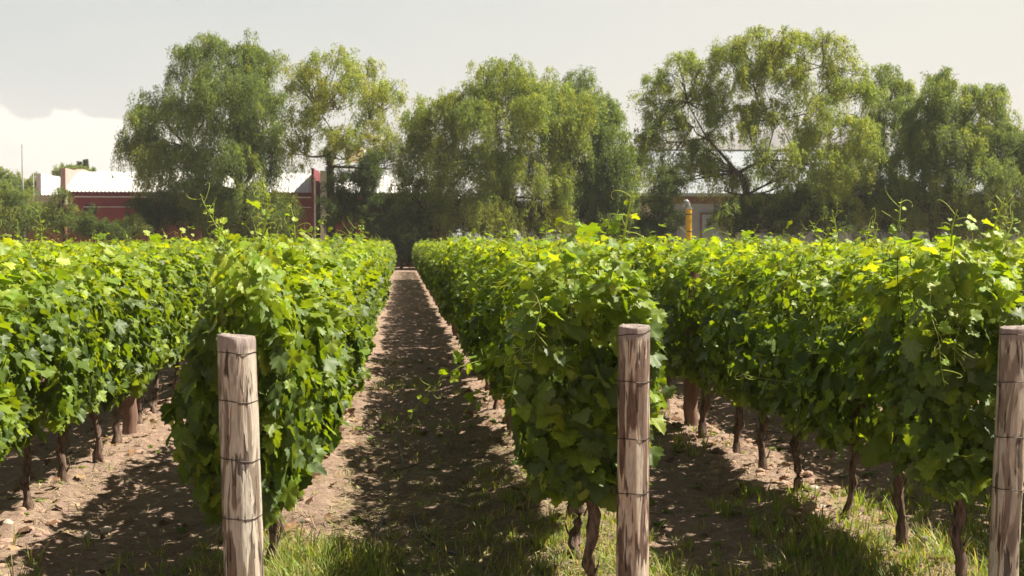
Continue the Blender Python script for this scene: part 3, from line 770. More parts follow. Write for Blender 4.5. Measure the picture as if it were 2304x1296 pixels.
P = roots(300, (2.6, 4.2), (12.5, 17.5), g, lambda x, y: np.exp(-((x - 3.1) / 0.35) ** 2) * 0.35); blades(mb, P, 12, g.uniform(0.1, 0.26, len(P)), g, GC, 0.005, 0.05)
tag(mb.build('grass', M['grass']), 'green grass and weeds growing at the row ends and in the alleys', 'grass', kind='stuff')
mb = MB()
P = roots(1500, (-3.8, 5.2), (7.2, 26), g, lambda x, y: 0.25 + 0.5 * np.exp(-(ph(x) / 0.2) ** 2)); blades(mb, P, 5, g.uniform(0.04, 0.14, len(P)), g, DRY, 0.002, 0.08, 1.4)
def straws(n, xr, yr, ln, rng, dens=None, h=0.012):
    P = roots(n, xr, yr, rng, dens); m = len(P); a = rng.normal(0.2, 0.9, m) + rng.integers(0, 2, m) * pi; l = rng.uniform(*ln, m)
    D = np.stack([np.cos(a), np.sin(a) * 0.9, 0 * a], 1) * l[:, None] / 2; sd = np.stack([-np.sin(a), np.cos(a), 0 * a], 1)
    ws = rng.uniform(0.0015, 0.0045, m)[:, None] * np.where(rng.random(m) < 0.15, 2.0, 1.0)[:, None]; mid = P + [0, 0, h]; mid[:, 2] += rng.uniform(0, 0.02, m)
    A = P - D; B = P + D; A[:, 2] = ground_z(A[:, 0], A[:, 1]) + 0.006; B[:, 2] = ground_z(B[:, 0], B[:, 1]) + 0.006 + rng.uniform(0, 0.03, m)
    V = np.stack([A - sd * ws, A + sd * ws, mid - sd * ws, mid + sd * ws, B - sd * ws * .5, B + sd * ws * .5], 1).reshape(-1, 3); b0 = np.arange(m)[:, None] * 6
    f = np.concatenate([b0 + np.array([[0, 1, 3, 2]]), b0 + np.array([[2, 3, 5, 4]])])
    mb.add(V, f, np.repeat(DRY[rng.integers(0, 5, m)] * rng.uniform(0.6, 1.2, (m, 1)), 6, 0))
straws(32000, (-4.2, 5.4), (7.5, 22), (0.05, 0.3), g, lambda x, y: 0.4 + 0.5 * snoise(np.stack([x, y], 1), 60, 1.5))
straws(5000, (-0.6, 1.6), (8, 14), (0.06, 0.32), g)
tag(mb.build('straw_litter', M['straw']), 'dry straw and cut stalks scattered over the bare soil', 'straw', kind='stuff')

mb = MB()
P = roots(2600, (-4.2, 5.4), (7.6, 24), g, lambda x, y: 0.15 + 0.8 * np.exp(-(ph(x) / 0.22) ** 2)); n_ = len(P)
leaves(mb, P + [0, 0, 0.018], g.normal(0, 0.35, (n_, 3)) + [0, 0, 1], g.normal(0, 1, (n_, 3)), g.uniform(0.04, 0.11, n_), np.array([[0.17, 0.09, 0.05], [0.26, 0.15, 0.08], [0.11, 0.06, 0.04], [0.3, 0.21, 0.12]])[g.integers(0, 4, n_)], g)
tag(mb.build('leaf_litter', M['straw']), 'brown fallen vine leaves lying on the soil', 'dead leaves', kind='stuff')
mb = MB()
P = roots(420, (-3.4, 5.2), (8, 16), g, lambda x, y: 0.35 + 0.5 * snoise(np.stack([x, y], 1), 66, 1.7)); P = np.repeat(P, 6, 0); n_ = len(P); a_ = g.uniform(0, 6.28, n_)
D_ = np.stack([np.cos(a_), np.sin(a_), 0.35 + 0 * a_], 1); leaves(mb, P + D_ * 0.01 + [0, 0, 0.01], np.stack([-np.cos(a_) * 0.4, -np.sin(a_) * 0.4, 1 + 0 * a_], 1) + g.normal(0, .2, (n_, 3)), D_, g.uniform(0.03, 0.07, n_), GC[g.integers(0, 3, n_)] * 0.7, g, True)
tag(mb.build('broadleaf_weeds', M['grass']), 'small broad leaved weeds dotted over the soil', 'weeds', kind='stuff')

# clods and pebbles: nobody could count them
ICO = None
def ico_arrays():
    import bmesh
    bm = bmesh.new(); bmesh.ops.create_icosphere(bm, subdivisions=2, radius=1)
    v = np.array([x.co[:] for x in bm.verts]); f = np.array([[q.index for q in p.verts] for p in bm.faces]); bm.free(); return v, f
IV, IF = ico_arrays()
def lump(mb, p, s, rng, flat=0.6):
    k = 1 + 0.22 * snoise(IV * 1.0, int(rng.integers(1e6)), 2.2) + 0.06 * rng.normal(size=len(IV))
    a = rng.uniform(0, 6.28); sc = s * np.array([rng.uniform(0.8, 1.4), rng.uniform(0.7, 1.1), flat])
    v = IV * k[:, None] * sc; c_, s_ = cos(a), sin(a)
    v = np.stack([v[:, 0] * c_ - v[:, 1] * s_, v[:, 0] * s_ + v[:, 1] * c_, v[:, 2]], 1)
    mb.add(v + p, IF, smooth=False)
mb = MB()
P = roots(4200, (-4.2, 5.4), (8, 24), g, lambda x, y: (0.18 + 0.8 * np.exp(-(ph(x) / 0.17) ** 2)) * np.clip(0.55 + 0.6 * snoise(np.stack([x, y], 1), 61, 1.9), 0, 1))
for p in P: lump(mb, p + [0, 0, 0.004], g.uniform(0.01, 0.045) * (1.5 if g.random() < 0.1 else 1), g)
P = roots(420, (2.9, 5.4), (9.5, 15), g, lambda x, y: 0.7)
for p in P: lump(mb, p, g.uniform(0.012, 0.055), g, 0.75)
tag(mb.build('soil_clods', M['clod'], tint=False), 'loose clods of earth and pebbles lying along the vine rows', 'soil clods', kind='stuff')

def ground_at(px, py):
    d = CAMZ * F / (py - 545.0)
    p = at(px, py, d); return p.x, p.y
STN = [(1830, 1108, 0.045, 'white stone beside a vine trunk under the shaded right row'), (240, 1183, 0.05, 'pale stone in the shaded left alley, right one of a pair'),
       (195, 1190, 0.04, 'pale stone in the shaded left alley, left one of a pair'), (18, 1192, 0.045, 'pale stone at the left edge of the picture below the first vines'),
       (400, 1105, 0.04, 'half buried grey stone in the shade left of the left post'), (322, 1197, 0.03, 'small flat stone in the shade near the left post'),
       (780, 955, 0.035, 'rounded pinkish stone at the left side of the dirt path'), (1695, 1152, 0.028, 'small pebble in the shade right of the middle post'),
       (1850, 1150, 0.03, 'small pale pebble just below the white stone of the right row')]
for px, py, s, l in STN:
    x, y = ground_at(px, py); mb = MB(); lump(mb, np.zeros(3), s, g, 0.62)
    o = mb.build('stone', M['stone'], tint=False); o.location = (x, y, gz(x, y) + s * 0.25); tag(o, l, 'stone', 'pale stones lying on the soil')
    for p_ in o.data.polygons: p_.use_smooth = True

# irrigation hoses lying in the alley
def hose(pts, label, r=0.011):
    w_ = []
    for px, py in pts:
        x, y = ground_at(px, py); w_.append((x, y))
    w_ = np.array(w_); t = np.linspace(0, len(w_) - 1, 14 * (len(w_) - 1)); q = np.stack([np.interp(t, np.arange(len(w_)), w_[:, k]) for k in (0, 1)], 1)
    k = np.ones(9) / 9
    qs = np.stack([np.convolve(np.pad(q[:, a], 4, 'edge'), k, 'valid') for a in (0, 1)], 1)
    z = ground_z(qs[:, 0], qs[:, 1]); z = np.convolve(np.pad(z, 3, 'edge'), np.ones(7) / 7, 'valid') + r * 1.1
    o3 = np.array([*qs[0], z[0]]); mb = MB(); v, f = tube(np.stack([qs[:, 0], qs[:, 1], z], 1) - o3, r, 8); mb.add(v, f, smooth=True)
    o = mb.build('irrigation_hose', M['hose'], tint=False); o.location = tuple(o3); tag(o, label, 'hose', 'black irrigation hoses left in the alley')
hose([(865, 1158), (852, 1190), (838, 1215), (815, 1230), (790, 1248), (765, 1262)], 'black hose end in the grass at the bottom of the path, left piece')
hose([(932, 1165), (940, 1195), (965, 1220), (1000, 1240), (1035, 1252)], 'black hose curving to the right at the bottom of the path', 0.013)
hose([(900, 870), (897, 905), (899, 945), (897, 1000), (902, 1030), (912, 1075), (915, 1100)], 'long black hose lying down the left half of the path', 0.009)
hose([(955, 850), (957, 900), (962, 960), (966, 1020)], 'black hose lying down the middle of the path, right of the long one', 0.009)
hose([(922, 800), (930, 812), (952, 818), (950, 806), (936, 795)], 'small loop of black hose far up the path', 0.012)
def stick(px0, py0, px1, py1, r, label, lift=0.03):
    a = ground_at(px0, py0); b_ = ground_at(px1, py1); p0 = np.array([*a, gz(*a) + r]); p1 = np.array([*b_, gz(*b_) + r + lift])
    q = curve(p0, p1, (0, 0, 0.01), 8) + g.normal(0, 0.004, (8, 3)) ; mb = MB(); v, f = tube(q - p0, np.linspace(r, r * 0.6, 8), 6); mb.add(v, f, smooth=True)
    o = mb.build('dry_stick', M['bark'], tint=False); o.location = tuple(p0); tag(o, label, 'stick', 'dry pruned sticks on the soil')
stick(880, 1060, 960, 1046, 0.007, 'dry stick lying across the path below the loose grass')
stick(1150, 1085, 1225, 1042, 0.008, 'grey stick poking out from under the middle row', 0.12)
stick(250, 1075, 345, 1048, 0.006, 'thin pale stick in the left alley shade')
stick(1700, 965, 1800, 975, 0.007, 'dry stick beneath the shaded right row')

def clock(px, py, h, label):
    x, y = ground_at(px, py); t = empty('dandelion_clock', (x, y, gz(x, y)), 0, label, 'dandelion', 'dandelion seed heads in the grass')
    mb = MB(); v, f = tube([(0, 0, 0), (0.01, 0, h * 0.5), (0.0, 0, h)], 0.002, 5); mb.add(v, f, (0.15, 0.2, 0.06)); mb.build('stem', M['grass'], t)
    mb = MB(); mb.add(IV * 0.006 + [0, 0, h], IF, (0.4, 0.35, 0.3))
    rr = np.random.default_rng(px); dd = unit(rr.normal(size=(90, 3)))
    for d_ in dd:
        s_ = np.cross(d_, [0.3, 0.5, 0.8]); s_ /= np.linalg.norm(s_); c0 = np.array([0, 0, h]); e = c0 + d_ * 0.02
        mb.add([c0, e - s_ * 0.004, e + s_ * 0.004, e + d_ * 0.003], np.array([(0, 1, 3, 2)]), (0.65, 0.62, 0.56))
    mb.build('seed_head', M['straw'], t)
clock(680, 1235, 0.16, 'dandelion clock in the grass right of the left post')
clock(2080, 1275, 0.12, 'dandelion clock low in the grass left of the right post')
clock(605, 1222, 0.12, 'dandelion clock close against the left post')

# ------------------------------------------------------------------ trees
def tree(name, D, trunk_px, base_w, lobes, label, cols, forks=(), sprays=3600, droop=1.0, cat='tree', group='large trees behind the vineyard', seed=0, leaf=0.25, clump=1.0, limb_r=0.2, hollow=0.45, fine=1.0):
    """lobes in photo pixels (cx, cy, rx, ry, depth offset) turned into real volumes at distance D"""
    g = np.random.default_rng(seed); k = D / F
    base = at(trunk_px, 545, D); bx, by = base.x, base.y; t = empty(name, (bx, by, 0), 0, label, cat, group)
    O = np.array([bx, by, 0.0])
    tb = MB(); cb = MB()
    fk = [np.array(tuple(at(px, py, D + dz))) - O for px, py, dz in forks] or [np.array([0, 0, 3.0])]
    q = curve((0, 0, -0.2), fk[0], (g.normal(0, .2), 0, 0), 9); v, f = tube(q, np.linspace(base_w, base_w * 0.72, 9), 10)
    v = v * (1 + 0.0 * v); tb.add(v + g.normal(0, 0.02, v.shape), f, smooth=True)
    node_r = [base_w * 0.72]
    for j in range(1, len(fk)):
        i = int(np.argmin([np.linalg.norm(fk[j] - fk[m]) for m in range(j)])); r0 = node_r[i] * 0.75
        q = curve(fk[i], fk[j], g.normal(0, .25, 3), 9); v, f = tube(q, np.linspace(r0, r0 * 0.62, 9), 8); tb.add(v, f, smooth=True); node_r.append(r0 * 0.62)
    sprays = int(sprays * 1.9)
    sat = []
    for l in lobes:
        for q_ in range(4):
            a_ = g.uniform(-0.5, pi + 0.5); m_ = g.uniform(0.2, 0.42)
            sat.append((l[0] + cos(a_) * l[2] * 0.95, l[1] - sin(a_) * l[3] * 0.95, l[2] * m_, l[3] * m_, l[4] + g.normal(0, 0.5) * l[2] * D / F))
    lobes = [(l[0], l[1], l[2] * 0.9, l[3] * 0.88) + tuple(l[4:]) for l in lobes] + sat
    area = np.array([l[2] * l[3] * (l[6] if len(l) > 6 else 1) for l in lobes], float); cnt = (area / area.sum() * sprays).astype(int)
    for li, l in enumerate(lobes):
        cx, cy, rx, ry, dz = l[:5]; shade = l[5] if len(l) > 5 else 0.0
        C = np.array(tuple(at(cx, cy, D + dz))) - O; R = np.array([rx * k, rx * k * 0.8, ry * k])
        i = int(np.argmin([np.linalg.norm(C - m) + (2 if m[2] > C[2] + 1 else 0) for m in fk])); r0 = max(0.05, node_r[i] * 0.6 * min(1, rx / 50))
        q = curve(fk[i], C - [0, 0, R[2] * 0.25], np.array([0, 0, R[2] * 0.1]) + g.normal(0, .3, 3), 8); v, f = tube(q, np.linspace(r0, r0 * 0.4, 8), 6); tb.add(v, f, smooth=True)
        ns = max(4, int(R[0] * R[2] * 2.6 / clump ** 2)); sub = []
        d = unit(g.normal(size=(ns, 3))); d[:, 2] = np.where(d[:, 2] < -0.35, -d[:, 2], d[:, 2])
        rr = g.uniform(hollow, 0.98, ns) ** 0.6
        sc = C + d * rr[:, None] * R
        for s in sc:
            st = q[g.integers(3, 8)]; qq = curve(st, s, np.array([0, 0, 0.4]) + g.normal(0, .15, 3), 6)
            v, f = tube(qq, np.linspace(r0 * 0.3 + 0.01, 0.014, 6), 4); tb.add(v, f, smooth=True)
        n = cnt[li]; own = g.integers(0, ns, n); srad = np.array([1.15, 1.15, 0.85]) * clump * g.uniform(0.6, 1.3, ns)[:, None]
        sdir = unit(g.normal(size=(n, 3))); sdir[:, 2] = np.abs(sdir[:, 2]) * 0.9 - 0.15
        nc = max(4, n // 9); ci = g.integers(0, nc, n); own = g.integers(0, ns, nc)[ci]; sdir = sdir[ci]; crad = (g.random(nc)[:, None] ** 0.5)[ci]
        P0 = sc[own] + sdir * srad[own] * crad + g.normal(0, 0.13, (n, 3))
        lc = g.random(nc) < 0.3; cp = C + unit(g.normal(size=(nc, 3))) * R * 1.0 * g.random((nc, 1)) ** 0.35; lo = lc[ci]; P0[lo] = cp[ci][lo] + g.normal(0, 0.13, (lo.sum(), 3))
        ccl = np.clip(g.random(ns)[own] + g.normal(0, 0.18, nc)[ci], 0, 0.999)
        ln = (g.uniform(0.4, 1.9, nc)[ci] * g.uniform(0.7, 1.1, n)) * droop
        outd = unit(P0 - C); m = int(8 * fine)
        base_c = cols[np.minimum((ccl * len(cols)).astype(int), len(cols) - 1)] * g.uniform(0.85, 1.15, (n, 1))
        for a in range(m):
            tt = (a + g.random(n)) / m
            pos = P0 + outd * (np.minimum(tt, 0.5) * 0.7 * np.minimum(ln, 1.0))[:, None]; pos[:, 2] += 0.12 * np.sin(tt * 2.5) - ln * tt ** 1.35
            pos += g.normal(0, 0.07, (n, 3))
            dr = unit(outd * 0.45 + g.normal(0, 0.55, (n, 3)) + [0, 0, -0.9 * min(droop, 1.5)])
            sl = leaf * g.uniform(0.6, 1.3, n)[:, None]; sw = unit(np.cross(dr, g.normal(size=(n, 3)))) * sl * 0.13
            V = np.stack([pos, pos + dr * sl * 0.45 + sw, pos + dr * sl, pos + dr * sl * 0.45 - sw], 1).reshape(-1, 3)
            f = np.arange(n)[:, None] * 4 + np.array([[0, 1, 2, 3]])
            cb.add(V, f, np.repeat(base_c, 4, 0))
    tb.build('trunk', M['tree_bark'], t, tint=False); cb.build('crown', M['tree_leaf'], t)
    return t
PEP = np.array([[0.11, 0.165, 0.065], [0.13, 0.19, 0.07], [0.19, 0.24, 0.07], [0.12, 0.175, 0.085]])
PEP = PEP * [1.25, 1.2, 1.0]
YEL = np.array([[0.27, 0.31, 0.07], [0.22, 0.29, 0.07], [0.29, 0.30, 0.08], [0.23, 0.29, 0.08]])
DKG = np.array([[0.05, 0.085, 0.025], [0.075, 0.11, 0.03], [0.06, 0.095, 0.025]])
BLU = np.array([[0.14, 0.20, 0.07], [0.17, 0.23, 0.075], [0.13, 0.19, 0.07]])
D0 = 104.0
tree('pepper_tree', D0, 545, 0.55, [(520, 150, 75, 60, 0), (425, 150, 40, 50, 1), (575, 150, 38, 60, 1), (470, 240, 110, 80, -1), (580, 250, 52, 80, 0), (370, 280, 75, 70, 0), (330, 350, 42, 70, 0), (390, 380, 70, 60, -1), (520, 370, 95, 80, -2), (590, 350, 40, 70, -1), (540, 470, 80, 60, -2), (440, 460, 60, 55, -1)],
     'tall dense weeping tree in front of the red shed, leftmost big tree', PEP, forks=[(540, 430, 0), (535, 320, 0), (470, 250, -1), (570, 210, 0), (420, 330, -1)], sprays=11500, droop=1.7, seed=1)
tree('pepper_tree', D0 + 1, 745, 0.42, [(735, 165, 65, 45, 0), (690, 205, 40, 45, 0), (820, 190, 55, 45, 0), (770, 235, 90, 50, -1), (870, 240, 45, 50, 0), (700, 290, 55, 45, 0), (840, 310, 70, 45, -1), (665, 340, 28, 50, 0), (780, 350, 60, 40, 0), (880, 370, 40, 45, 1)],
     'airy yellow green tree with a bare dark forked trunk, second from left', YEL, forks=[(742, 375, 0), (738, 350, 0), (765, 315, 0), (800, 290, 0), (720, 250, 0), (830, 265, 0), (690, 350, 0)], sprays=3000, droop=1.0, seed=2, clump=0.9)
tree('pepper_tree', D0 + 2, 1140, 0.6, [(1150, 200, 95, 55, 0), (1060, 240, 80, 60, 0), (1240, 230, 85, 60, 0), (980, 270, 60, 60, 0), (1120, 290, 120, 65, -2), (1260, 310, 75, 75, -1), (960, 360, 60, 75, 0), (1060, 390, 95, 75, -2), (1190, 400, 95, 80, -2), (950, 450, 65, 70, 0), (1070, 480, 90, 55, -2), (1210, 490, 75, 50, -1), (1100, 450, 32, 55, -5)],
     'broad weeping tree in the centre, its yellowish crown hanging to the ground', np.vstack([YEL[:2], PEP[1:3]]), forks=[(1130, 440, 0), (1140, 380, 0), (1060, 370, -1), (1180, 300, 0), (1240, 330, 0), (1090, 280, 0)], sprays=13500, droop=1.6, seed=3)
tree('pepper_tree', D0 + 4, 1330, 0.45, [(1310, 220, 38, 50, 2), (1345, 260, 40, 60, 1), (1370, 330, 45, 60, 0), (1310, 370, 60, 60, 0), (1380, 410, 50, 60, 0), (1300, 460, 65, 60, 0), (1385, 490, 50, 50, 0), (1420, 380, 25, 50, 2)],
     'bluish dark green tree leaning out right of the central broad tree', BLU, forks=[(1320, 450, 0), (1340, 360, 0), (1365, 300, 0), (1320, 270, 0)], sprays=6000, droop=1.4, seed=4)
tree('pepper_tree', D0 - 1, 1690, 0.6, [(1700, 110, 60, 50, 0), (1790, 120, 65, 50, 0), (1870, 120, 45, 45, 0), (1640, 150, 50, 45, 0), (1530, 170, 55, 45, 0), (1480, 220, 35, 55, 0), (1700, 200, 85, 60, 0), (1830, 210, 80, 60, 0), (1580, 240, 50, 40, 0), (1930, 210, 45, 50, 0), (1500, 290, 50, 45, 0), (1640, 270, 60, 40, 0), (1740, 280, 60, 60, -1), (1880, 300, 85, 65, -2), (1480, 340, 45, 50, 0), (1560, 390, 60, 45, 1), (1490, 410, 45, 40, 1), (1630, 420, 45, 40, 1), (1700, 380, 50, 45, 1), (1590, 340, 50, 35, 1), (1840, 370, 80, 60, -2), (1920, 380, 45, 60, -1), (1700, 480, 70, 50, -1), (1790, 460, 60, 60, -1), (1880, 480, 70, 55, 0)],
     'tallest open tree with thick bare limbs spreading over the grey shed', np.vstack([PEP[1:3], YEL[:2]]), forks=[(1680, 440, 0), (1660, 390, 0), (1590, 310, 0), (1545, 230, 0), (1720, 360, 0), (1745, 270, 0), (1710, 170, 0), (1780, 330, 1), (1830, 240, 1), (1850, 150, 0), (1560, 285, 0)], sprays=11500, droop=1.15, seed=5, clump=0.95)
tree('pepper_tree', D0 + 3, 1850, 0.4, [(1850, 420, 55, 45, 0), (1920, 450, 50, 50, 0), (2000, 210, 50, 45, 2), (2010, 280, 60, 55, 1), (1970, 350, 60, 55, 1), (2000, 430, 60, 60, 0)],
     'smaller tree squeezed between the tallest tree and the round right tree', PEP, forks=[(1870, 450, 0), (1930, 380, 0), (1990, 300, 1), (2000, 240, 1)], sprays=4200, droop=1.1, seed=6)
tree('pepper_tree', D0, 2110, 0.55, [(2150, 225, 70, 50, 0), (2085, 260, 55, 55, 0), (2215, 250, 50, 50, 0), (2130, 320, 100, 60, -1), (2240, 330, 65, 65, 0), (2060, 370, 70, 65, 0), (2180, 410, 110, 65, -2), (2290, 420, 60, 80, 0), (2080, 460, 80, 55, 0), (2230, 490, 90, 50, -1), (2340, 360, 50, 60, 0)],
     'round dense green tree at the right edge, crown down to the vines', PEP, forks=[(2100, 470, 0), (2120, 380, 0), (2150, 290, 0), (2220, 330, 0), (2060, 340, 0)], sprays=11500, droop=1.3, seed=7)

# bushes under and between the trees
def bush(px, D, lobes, label, cols, sprays, seed, name='shrub', droop=0.35, leaf=0.2, group='bushes along the far edge of the vineyard', cat='shrub'):
    return tree(name, D, px, 0.12, lobes, label, cols, forks=[(px, lobes[0][1] + 20, 0)], sprays=sprays, droop=droop, cat=cat, group=group, seed=seed, leaf=leaf, clump=0.7, hollow=0.3, fine=0.9)
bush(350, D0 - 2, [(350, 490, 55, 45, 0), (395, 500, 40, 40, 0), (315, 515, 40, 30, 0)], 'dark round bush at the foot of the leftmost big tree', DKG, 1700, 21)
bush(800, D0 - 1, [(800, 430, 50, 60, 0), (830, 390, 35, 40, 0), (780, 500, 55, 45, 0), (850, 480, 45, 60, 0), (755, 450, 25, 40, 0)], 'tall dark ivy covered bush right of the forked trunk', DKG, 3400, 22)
bush(1490, D0 - 4, [(1490, 430, 38, 40, 0), (1470, 490, 40, 45, 0), (1510, 510, 35, 40, 0), (1450, 530, 40, 25, 0)], 'loose bush left of the yellow pole', DKG, 1500, 23)
bush(1650, D0 - 3, [(1660, 500, 45, 40, 0), (1720, 500, 50, 45, 0), (1790, 500, 60, 45, 0), (1860, 505, 50, 45, 0)], 'dark undergrowth bush right of the blue metal door', DKG, 3000, 24)
bush(640, D0 - 2, [(635, 495, 40, 38, 0), (600, 505, 45, 35, 0)], 'hanging light green bush in front of the red wall', PEP, 1600, 25, droop=0.9)
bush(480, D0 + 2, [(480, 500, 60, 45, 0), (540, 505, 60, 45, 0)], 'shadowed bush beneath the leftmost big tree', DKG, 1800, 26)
bush(140, D0 - 6, [(135, 485, 28, 35, 0), (130, 445, 15, 22, 0), (125, 510, 35, 35, 0), (165, 510, 30, 30, 0)], 'upright fresh green sapling bush left of the red wall', PEP * 0.8, 700, 27)
bush(205, D0 - 7, [(195, 505, 22, 28, 0), (215, 525, 30, 22, 0), (250, 530, 25, 15, 0)], 'small ragged bush in front of the red wall', DKG * 1.2, 600, 28)
bush(40, D0 - 4, [(30, 470, 50, 45, 0), (80, 500, 40, 40, 0), (-20, 460, 40, 50, 0), (20, 520, 60, 30, 0)], 'drooping pale green bush at the left edge', PEP, 2400, 29, droop=0.8)
bush(280, D0 - 5, [(290, 515, 25, 25, 0), (260, 530, 20, 18, 0)], 'low grey green bush before the red wall', PEP * 0.8, 600, 30)
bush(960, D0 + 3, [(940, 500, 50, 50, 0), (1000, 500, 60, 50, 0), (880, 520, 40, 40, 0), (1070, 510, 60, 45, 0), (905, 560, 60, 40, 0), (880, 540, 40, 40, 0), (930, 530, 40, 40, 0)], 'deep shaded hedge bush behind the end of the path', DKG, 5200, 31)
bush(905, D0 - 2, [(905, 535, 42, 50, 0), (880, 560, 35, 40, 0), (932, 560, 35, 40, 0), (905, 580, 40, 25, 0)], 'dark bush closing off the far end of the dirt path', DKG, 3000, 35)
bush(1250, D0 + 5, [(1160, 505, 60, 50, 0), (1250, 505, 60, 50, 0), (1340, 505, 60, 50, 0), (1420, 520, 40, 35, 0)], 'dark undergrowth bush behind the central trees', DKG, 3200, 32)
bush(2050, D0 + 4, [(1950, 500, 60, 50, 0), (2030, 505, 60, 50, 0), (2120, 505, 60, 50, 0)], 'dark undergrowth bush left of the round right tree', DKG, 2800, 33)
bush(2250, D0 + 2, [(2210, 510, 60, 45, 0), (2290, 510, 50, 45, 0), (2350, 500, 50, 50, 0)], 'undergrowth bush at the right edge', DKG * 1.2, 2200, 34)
# trees far behind the roofs
tree('broadleaf_tree', 190, 20, 0.3, [(0, 435, 50, 35, 0), (50, 430, 45, 28, 0), (85, 430, 25, 30, 0), (-40, 420, 40, 40, 0)], 'far bushy green tree behind the grey lamp poles', PEP, sprays=2000, droop=0.5, group='distant trees beyond the roofs', seed=41, leaf=0.45, clump=1.5, forks=[(20, 470, 0)])
tree('broadleaf_tree', 200, 150, 0.3, [(140, 395, 28, 18, 0), (165, 390, 24, 15, 0), (185, 400, 24, 18, 0)], 'rounded tree top peeping over the roof ridge', PEP, sprays=900, droop=0.5, group='distant trees beyond the roofs', seed=42, leaf=0.4, clump=1.2, forks=[(150, 430, 0)])
def conifer(px, topy, D, label, seed):
    g = np.random.default_rng(seed); b0 = at(px, 545, D); topz = at(px, topy, D).z; t = empty('conifer', (b0.x, b0.y, 0), 0, label, 'tree', 'distant trees beyond the roofs')
    tb = MB(); v, f = tube([(0, 0, 0), (0, 0, topz * .5), (0, 0, topz)], [0.3, 0.2, 0.03], 7); tb.add(v, f); tb.build('trunk', M['tree_bark'], t, tint=False)
    cb = MB(); n = 2600; h = g.uniform(0.35, 1, n); a = np.round(g.random(n) * 7) / 7 * 6.28 + np.floor(h * 22) * 1.7 + g.normal(0, 0.2, n); rr = (1 - h) * topz * 0.20 * g.random(n) + 0.05
    P = np.stack([rr * np.cos(a), rr * np.sin(a), h * topz - rr * 0.3], 1); dr = unit(np.stack([np.cos(a), np.sin(a), -0.3 + 0 * a], 1) + g.normal(0, .3, (n, 3))); sw = unit(np.cross(dr, g.normal(size=(n, 3)))) * 0.07
    V = np.stack([P, P + dr * 0.25 + sw, P + dr * 0.5, P + dr * 0.25 - sw], 1).reshape(-1, 3); cb.add(V, np.arange(n)[:, None] * 4 + np.array([[0, 1, 2, 3]]), DKG[0]); cb.build('crown', M['tree_leaf'], t)
conifer(195, 358, 210, 'dark pointed conifer top, taller of two behind the roof', 1)
conifer(181, 363, 215, 'dark pointed conifer top, shorter of two behind the roof', 2)

# ------------------------------------------------------------------ buildings
M['red'] = simple('red_plaster', (0.21, 0.058, 0.07), (0.27, 0.08, 0.095), 1.2, 0.85, 0.2, vec='World')
M['roofm'] = simple('galvanised_roof', (0.55, 0.55, 0.55), (0.68, 0.67, 0.65), 0.6, 0.5, 0.4, 0.15, vec='World')
M['cream'] = simple('cream_plaster', (0.42, 0.36, 0.27), (0.52, 0.45, 0.34), 1.0, 0.85, 0.2, vec='World')
M['white'] = simple('white_plaster', (0.62, 0.6, 0.57), (0.74, 0.72, 0.69), 1.0, 0.8, 0.2, vec='World')
M['pinkw'] = simple('pink_grey_plaster', (0.27, 0.31, 0.38), (0.34, 0.38, 0.46), 0.8, 0.85, 0.2, vec='World')
M['brick'] = simple('brick_band', (0.17, 0.10, 0.09), (0.22, 0.14, 0.12), 2.0, 0.85, 0.2, vec='World')
M['blued'] = simple('blue_metal', (0.28, 0.36, 0.44), (0.36, 0.45, 0.53), 1.5, 0.5, 0.4, 0.1, vec='World')
M['tin'] = simple('shed_sheeting', (0.30, 0.33, 0.37), (0.38, 0.41, 0.45), 0.5, 0.5, 0.4, 0.2, vec='World')
M['dark'] = simple('dark_opening', (0.02, 0.02, 0.022), (0.04, 0.035, 0.04), 1, 0.4, 0.4)
M['pole'] = simple('grey_pole', (0.22, 0.22, 0.22), (0.3, 0.3, 0.29), 3, 0.5, 0.4)
M['yellow'] = simple('yellow_paint', (0.7, 0.38, 0.015), (0.8, 0.46, 0.02), 3, 0.45, 0.4)
M['galv'] = simple('galvanised_pipe', (0.35, 0.35, 0.35), (0.5, 0.5, 0.48), 6, 0.35, 0.5, 0.5)
def bx(parent, name, m, *c):
    mb = MB(); v, f = box(*c); o = np.array(parent.location); mb.add(np.array(v, float) - o, f); return mb.build(name, m, parent, tint=False)
def zat(py, Y, px):   # height of pixel row py at a point whose world Y is given
    X = gx(px, Y); dep = Y * cos(YAW) + X * sin(YAW); return CAMZ + (545 - py) / F * dep
